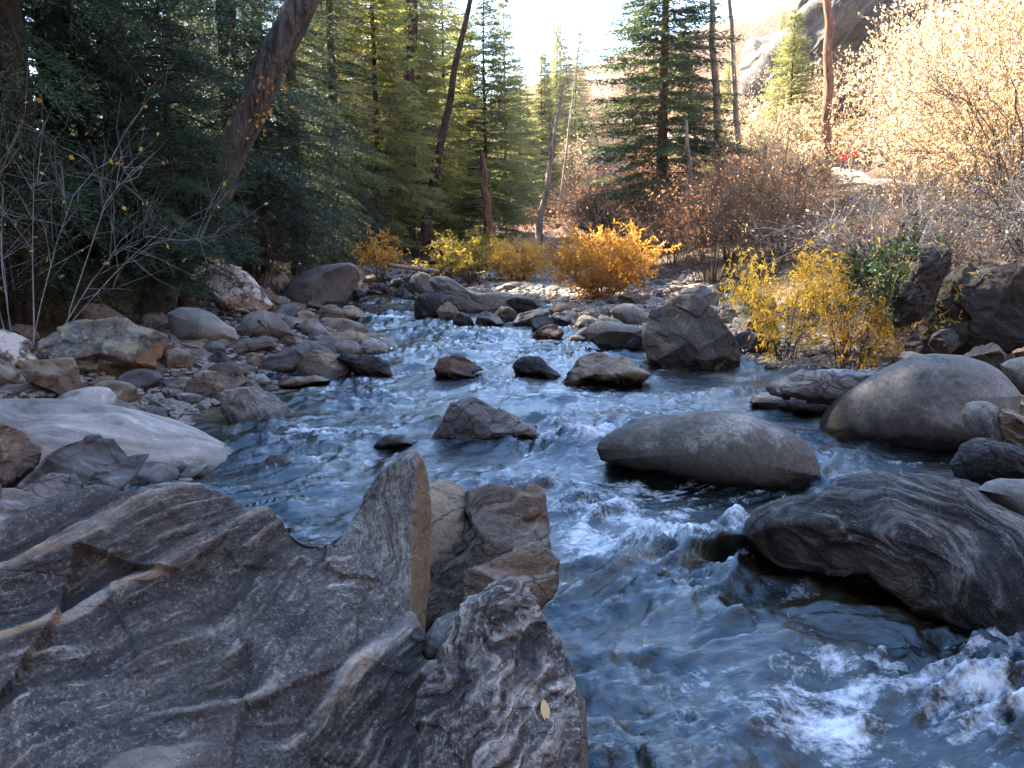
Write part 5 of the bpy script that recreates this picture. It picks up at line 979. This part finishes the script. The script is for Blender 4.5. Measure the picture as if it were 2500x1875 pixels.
# single leaf on the swirled rock
def leaf_obj(px, py, Y, L, label, rot=.3):
    d_ = ray(px * S, py * S); bpy.context.view_layer.update()
    hit, hp, hn, _i, ho, _m = scn.ray_cast(bpy.context.evaluated_depsgraph_get(), Vector(CAM), Vector(d_).normalized())
    hn = hn if hn.dot(Vector(d_)) < 0 else -hn; p = hp + hn * .006; up = Vector((.12, 0, 1)); xa = (up - hn * up.dot(hn)).normalized(); ya = hn.cross(xa); n = 9; t = np.linspace(0, 1, n); w = np.sin(t * math.pi) ** .8 * L * .22; z = np.sin(t * math.pi) * L * .06
    v = np.concatenate([np.stack([t * L, w, z + .004], 1), np.stack([t * L, 0 * t, z], 1), np.stack([t * L, -w, z + .004], 1)]); i = np.arange(n - 1)
    f = np.concatenate([np.stack([i, i + 1, i + n + 1, i + n], 1), np.stack([i + n, i + n + 1, i + 2 * n + 1, i + 2 * n], 1)])
    o = obj('leaf', mesh_np('leaf', v, f, leaf_mat('dry leaf', (.50, .30, .12), (.62, .42, .20), .2, .3)), loc=p - xa * L * .5); o.rotation_euler = Matrix((xa, ya, hn)).transposed().to_euler(); return tag(o, label, 'leaf', None)

leaf_obj(1174, 1535, 2.28, .065, 'dry yellow tan leaf lying on the face of the swirled rock')

# ================================================================ PEOPLE on the trail
def cloth_mat(name, c): 
    s = NT(name); co = s.n('ShaderNodeTexCoord').outputs['Object']; a = s.noise(co, 9, 4, .6)
    return s.end(s.pbsdf(s.mix(a, tuple(q * .7 for q in c), c), .85, s.bump(a, .5, .02), .2))
SKIN = cloth_mat('skin', (.55, .33, .24))
def skin_obj(name, J, E, mat, parent, k=1.0, sub=2):
    names = list(J); me = bpy.data.meshes.new(name); me.from_pydata([J[n][0] for n in names], [(names.index(a), names.index(b)) for a, b in E], []); me.materials.append(mat)
    o = obj(name, me, parent); m = o.modifiers.new('skin', 'SKIN'); m.use_smooth_shade = True
    if not me.skin_vertices: me.attributes.new('skin', 'FLOAT', 'POINT') if False else None
    o.modifiers.new('sub', 'SUBSURF').levels = sub; o.modifiers['sub'].render_levels = sub
    return o, names
def lofted(name, chains, mat, parent):
    """limbs and trunk as tapering rings joined into one smooth surface with a remesh"""
    V, Fq, b = [], [], 0
    for pts, rad, flat in chains:
        pts = np.array(pts, float); t = np.linspace(0, 1, len(pts)); tt = np.linspace(0, 1, 4 * len(pts)); p = np.stack([np.interp(tt, t, pts[:, k]) for k in range(3)], 1); rr = np.interp(tt, t, rad)
        tg = norm(np.gradient(p, axis=0)); ref = np.array([0, 1., 0]) if abs(tg[0, 1]) < .9 else np.array([1., 0, 0]); a = norm(np.cross(tg, ref)); c = np.cross(tg, a); an = np.arange(12) * math.pi / 6
        ring = p[:, None] + rr[:, None, None] * (np.cos(an)[None, :, None] * a[:, None] * flat + np.sin(an)[None, :, None] * c[:, None]); n = len(p)
        V.append(ring.reshape(-1, 3)); V.append(p[[0]] - tg[[0]] * rr[0] * .6); V.append(p[[-1]] + tg[[-1]] * rr[-1] * .6)
        i = np.arange(n - 1)[:, None] * 12; j = np.arange(12)[None]; j2 = (j + 1) % 12; Fq += np.stack([b + i + j, b + i + j2, b + i + 12 + j2, b + i + 12 + j], -1).reshape(-1, 4).tolist()
        for q in range(12): Fq.append([b + (q + 1) % 12, b + q, b + n * 12]); Fq.append([b + (n - 1) * 12 + q, b + (n - 1) * 12 + (q + 1) % 12, b + n * 12 + 1])
        b += n * 12 + 2
    me = bpy.data.meshes.new(name); me.from_pydata(np.concatenate(V).tolist(), [], Fq); me.materials.append(mat); me.update()
    o = obj(name, me, parent); m = o.modifiers.new('weld', 'REMESH'); m.mode = 'VOXEL'; m.voxel_size = .014; m.use_smooth_shade = True
    sm = o.modifiers.new('smooth', 'SMOOTH'); sm.factor = .5; sm.iterations = 3; return o
def person(loc, rz, H, label, top, legs, hair, step=.18, arm=.15, pack=None, hat=None):
    e = empty('person', loc, rz, H / 1.75); tag(e, label, 'person')
    hip = .92; hd = (0, .02, 1.63); L = []
    arms = [[(sx * .19, 0, 1.42), (sx * .25, -sg * arm * .5, 1.16), (sx * .23, sg * arm + .10, .93), (sx * .22, sg * arm + .16, .86)] for sx, sg in ((-1, 1), (1, -1))]
    leg = [[(sx * .09, 0, hip), (sx * .10, sg * step * .6 + .03, .50), (sx * .10, sg * step, .09)] for sx, sg in ((-1, 1), (1, -1))]
    feet = [[(l[2][0], l[2][1] - .03, .05), (l[2][0] * 1.1, l[2][1] + .17, .035)] for l in leg]
    body = [([(0, 0, hip), (0, 0, 1.15), (0, 0, 1.40), (0, 0, 1.50)], [.125, .115, .12, .06], 1.35), ([(0, 0, 1.48), (0, .01, 1.56)], [.055, .052], 1), ([(0, .01, 1.55), (0, .02, 1.60), hd, (0, .02, 1.70), (0, .01, 1.74)], [.055, .085, .095, .085, .04], .86), ([(0, .10, 1.63), (0, .125, 1.615)], [.018, .016], 1)]
    for a in arms:
        body.append((a[:3], [.05, .042, .03], 1)); h = np.array(a[3]); w = np.array(a[2]); body.append(([w, (w + h) / 2, h], [.028, .036, .034], .6))
        for k in range(4): f0 = h + np.array([(k - 1.5) * .018, .0, 0]); body.append(([f0, f0 + [0, .02, -.045], f0 + [0, .012, -.075 + .006 * abs(k - 1.5)]], [.0085, .008, .006], 1))
        body.append(([(w + h) / 2 + [0, .025, 0], h + [0, .05, .0]], [.010, .008], 1))
    for l, f in zip(leg, feet): body.append((l, [.085, .055, .038], 1)); body.append((f, [.045, .035], 1))
    lofted('body', body, SKIN, e)
    j = [([(0, 0, hip - .04), (0, 0, 1.15), (0, 0, 1.40), (0, 0, 1.49)], [.15, .14, .145, .075], 1.35)] + [([a[0], a[1], a[2]], [.075, .058, .045], 1) for a in arms]; lofted('jacket', j, top, e)
    t = [([(0, 0, hip + .04), (0, 0, hip - .06)], [.14, .13], 1.3)] + [([l[0], l[1], l[2]], [.105, .075, .06], 1) for l in leg]; lofted('trousers', t, legs, e)
    lofted('shoes', [(f, [.055, .045], 1) for f in feet], cloth_mat('boot leather', (.06, .045, .035)), e)
    lofted('hair', [([(0, -.035, 1.60), (0, -.02, 1.68), (0, 0, 1.745)], [.075, .095, .06], .95)], hair, e)
    if hat: lofted('cap', [([(0, .0, 1.70), (0, .0, 1.77)], [.105, .07], .95), ([(0, .08, 1.71), (0, .17, 1.70)], [.06, .04], 1.3)], hat, e)
    if pack: lofted('backpack', [([(0, -.20, 1.05), (0, -.21, 1.25), (0, -.19, 1.43)], [.12, .13, .09], 1.25)], pack, e)
    return e
DENIM = cloth_mat('denim', (.06, .09, .16)); DK = cloth_mat('dark cloth', (.03, .03, .035)); BROWN_H = cloth_mat('brown hair', (.06, .035, .02))
def hik(px, Y): x = (px * S - 512) / F_PX * Y * 1.0; return (x, Y, gz(x, Y) - .01)
person(hik(1822, 47.0), R(200), 1.70, 'hiker in an orange red jacket, blue jeans and pale cap on the trail', cloth_mat('orange red jacket', (.75, .10, .03)), DENIM, BROWN_H, hat=cloth_mat('pale cap', (.7, .68, .62)))
person(hik(1848, 46.4), R(185), 1.76, 'hiker in dark trousers and grey top carrying a dark pack on the trail', cloth_mat('grey top', (.10, .09, .10)), DK, BROWN_H, step=.10, pack=DK)
person(hik(1798, 47.6), R(170), 1.15, 'small child in a red top walking beside the two adult hikers', cloth_mat('red top', (.5, .03, .04)), DENIM, BROWN_H, step=.12)

# ================================================================ thin haze volume added for backlit glow and veiling glare
me = bpy.data.meshes.new('haze'); x0, x1, y0, y1, z0, z1 = -95, 115, -75, 235, -6, 95
me.from_pydata([(x0, y0, z0), (x1, y0, z0), (x1, y1, z0), (x0, y1, z0), (x0, y0, z1), (x1, y0, z1), (x1, y1, z1), (x0, y1, z1)], [], [(0, 3, 2, 1), (4, 5, 6, 7), (0, 1, 5, 4), (1, 2, 6, 5), (2, 3, 7, 6), (3, 0, 4, 7)])
m = bpy.data.materials.new('haze air'); m.use_nodes = True; t = m.node_tree; t.nodes.clear(); o = t.nodes.new('ShaderNodeOutputMaterial'); v = t.nodes.new('ShaderNodeVolumePrincipled')
v.inputs['Density'].default_value = .0003; v.inputs['Anisotropy'].default_value = .5; v.inputs['Color'].default_value = (.96, .95, .93, 1); t.links.new(v.outputs[0], o.inputs[1]); me.materials.append(m)
tag(obj('haze', me), kind='stuff')
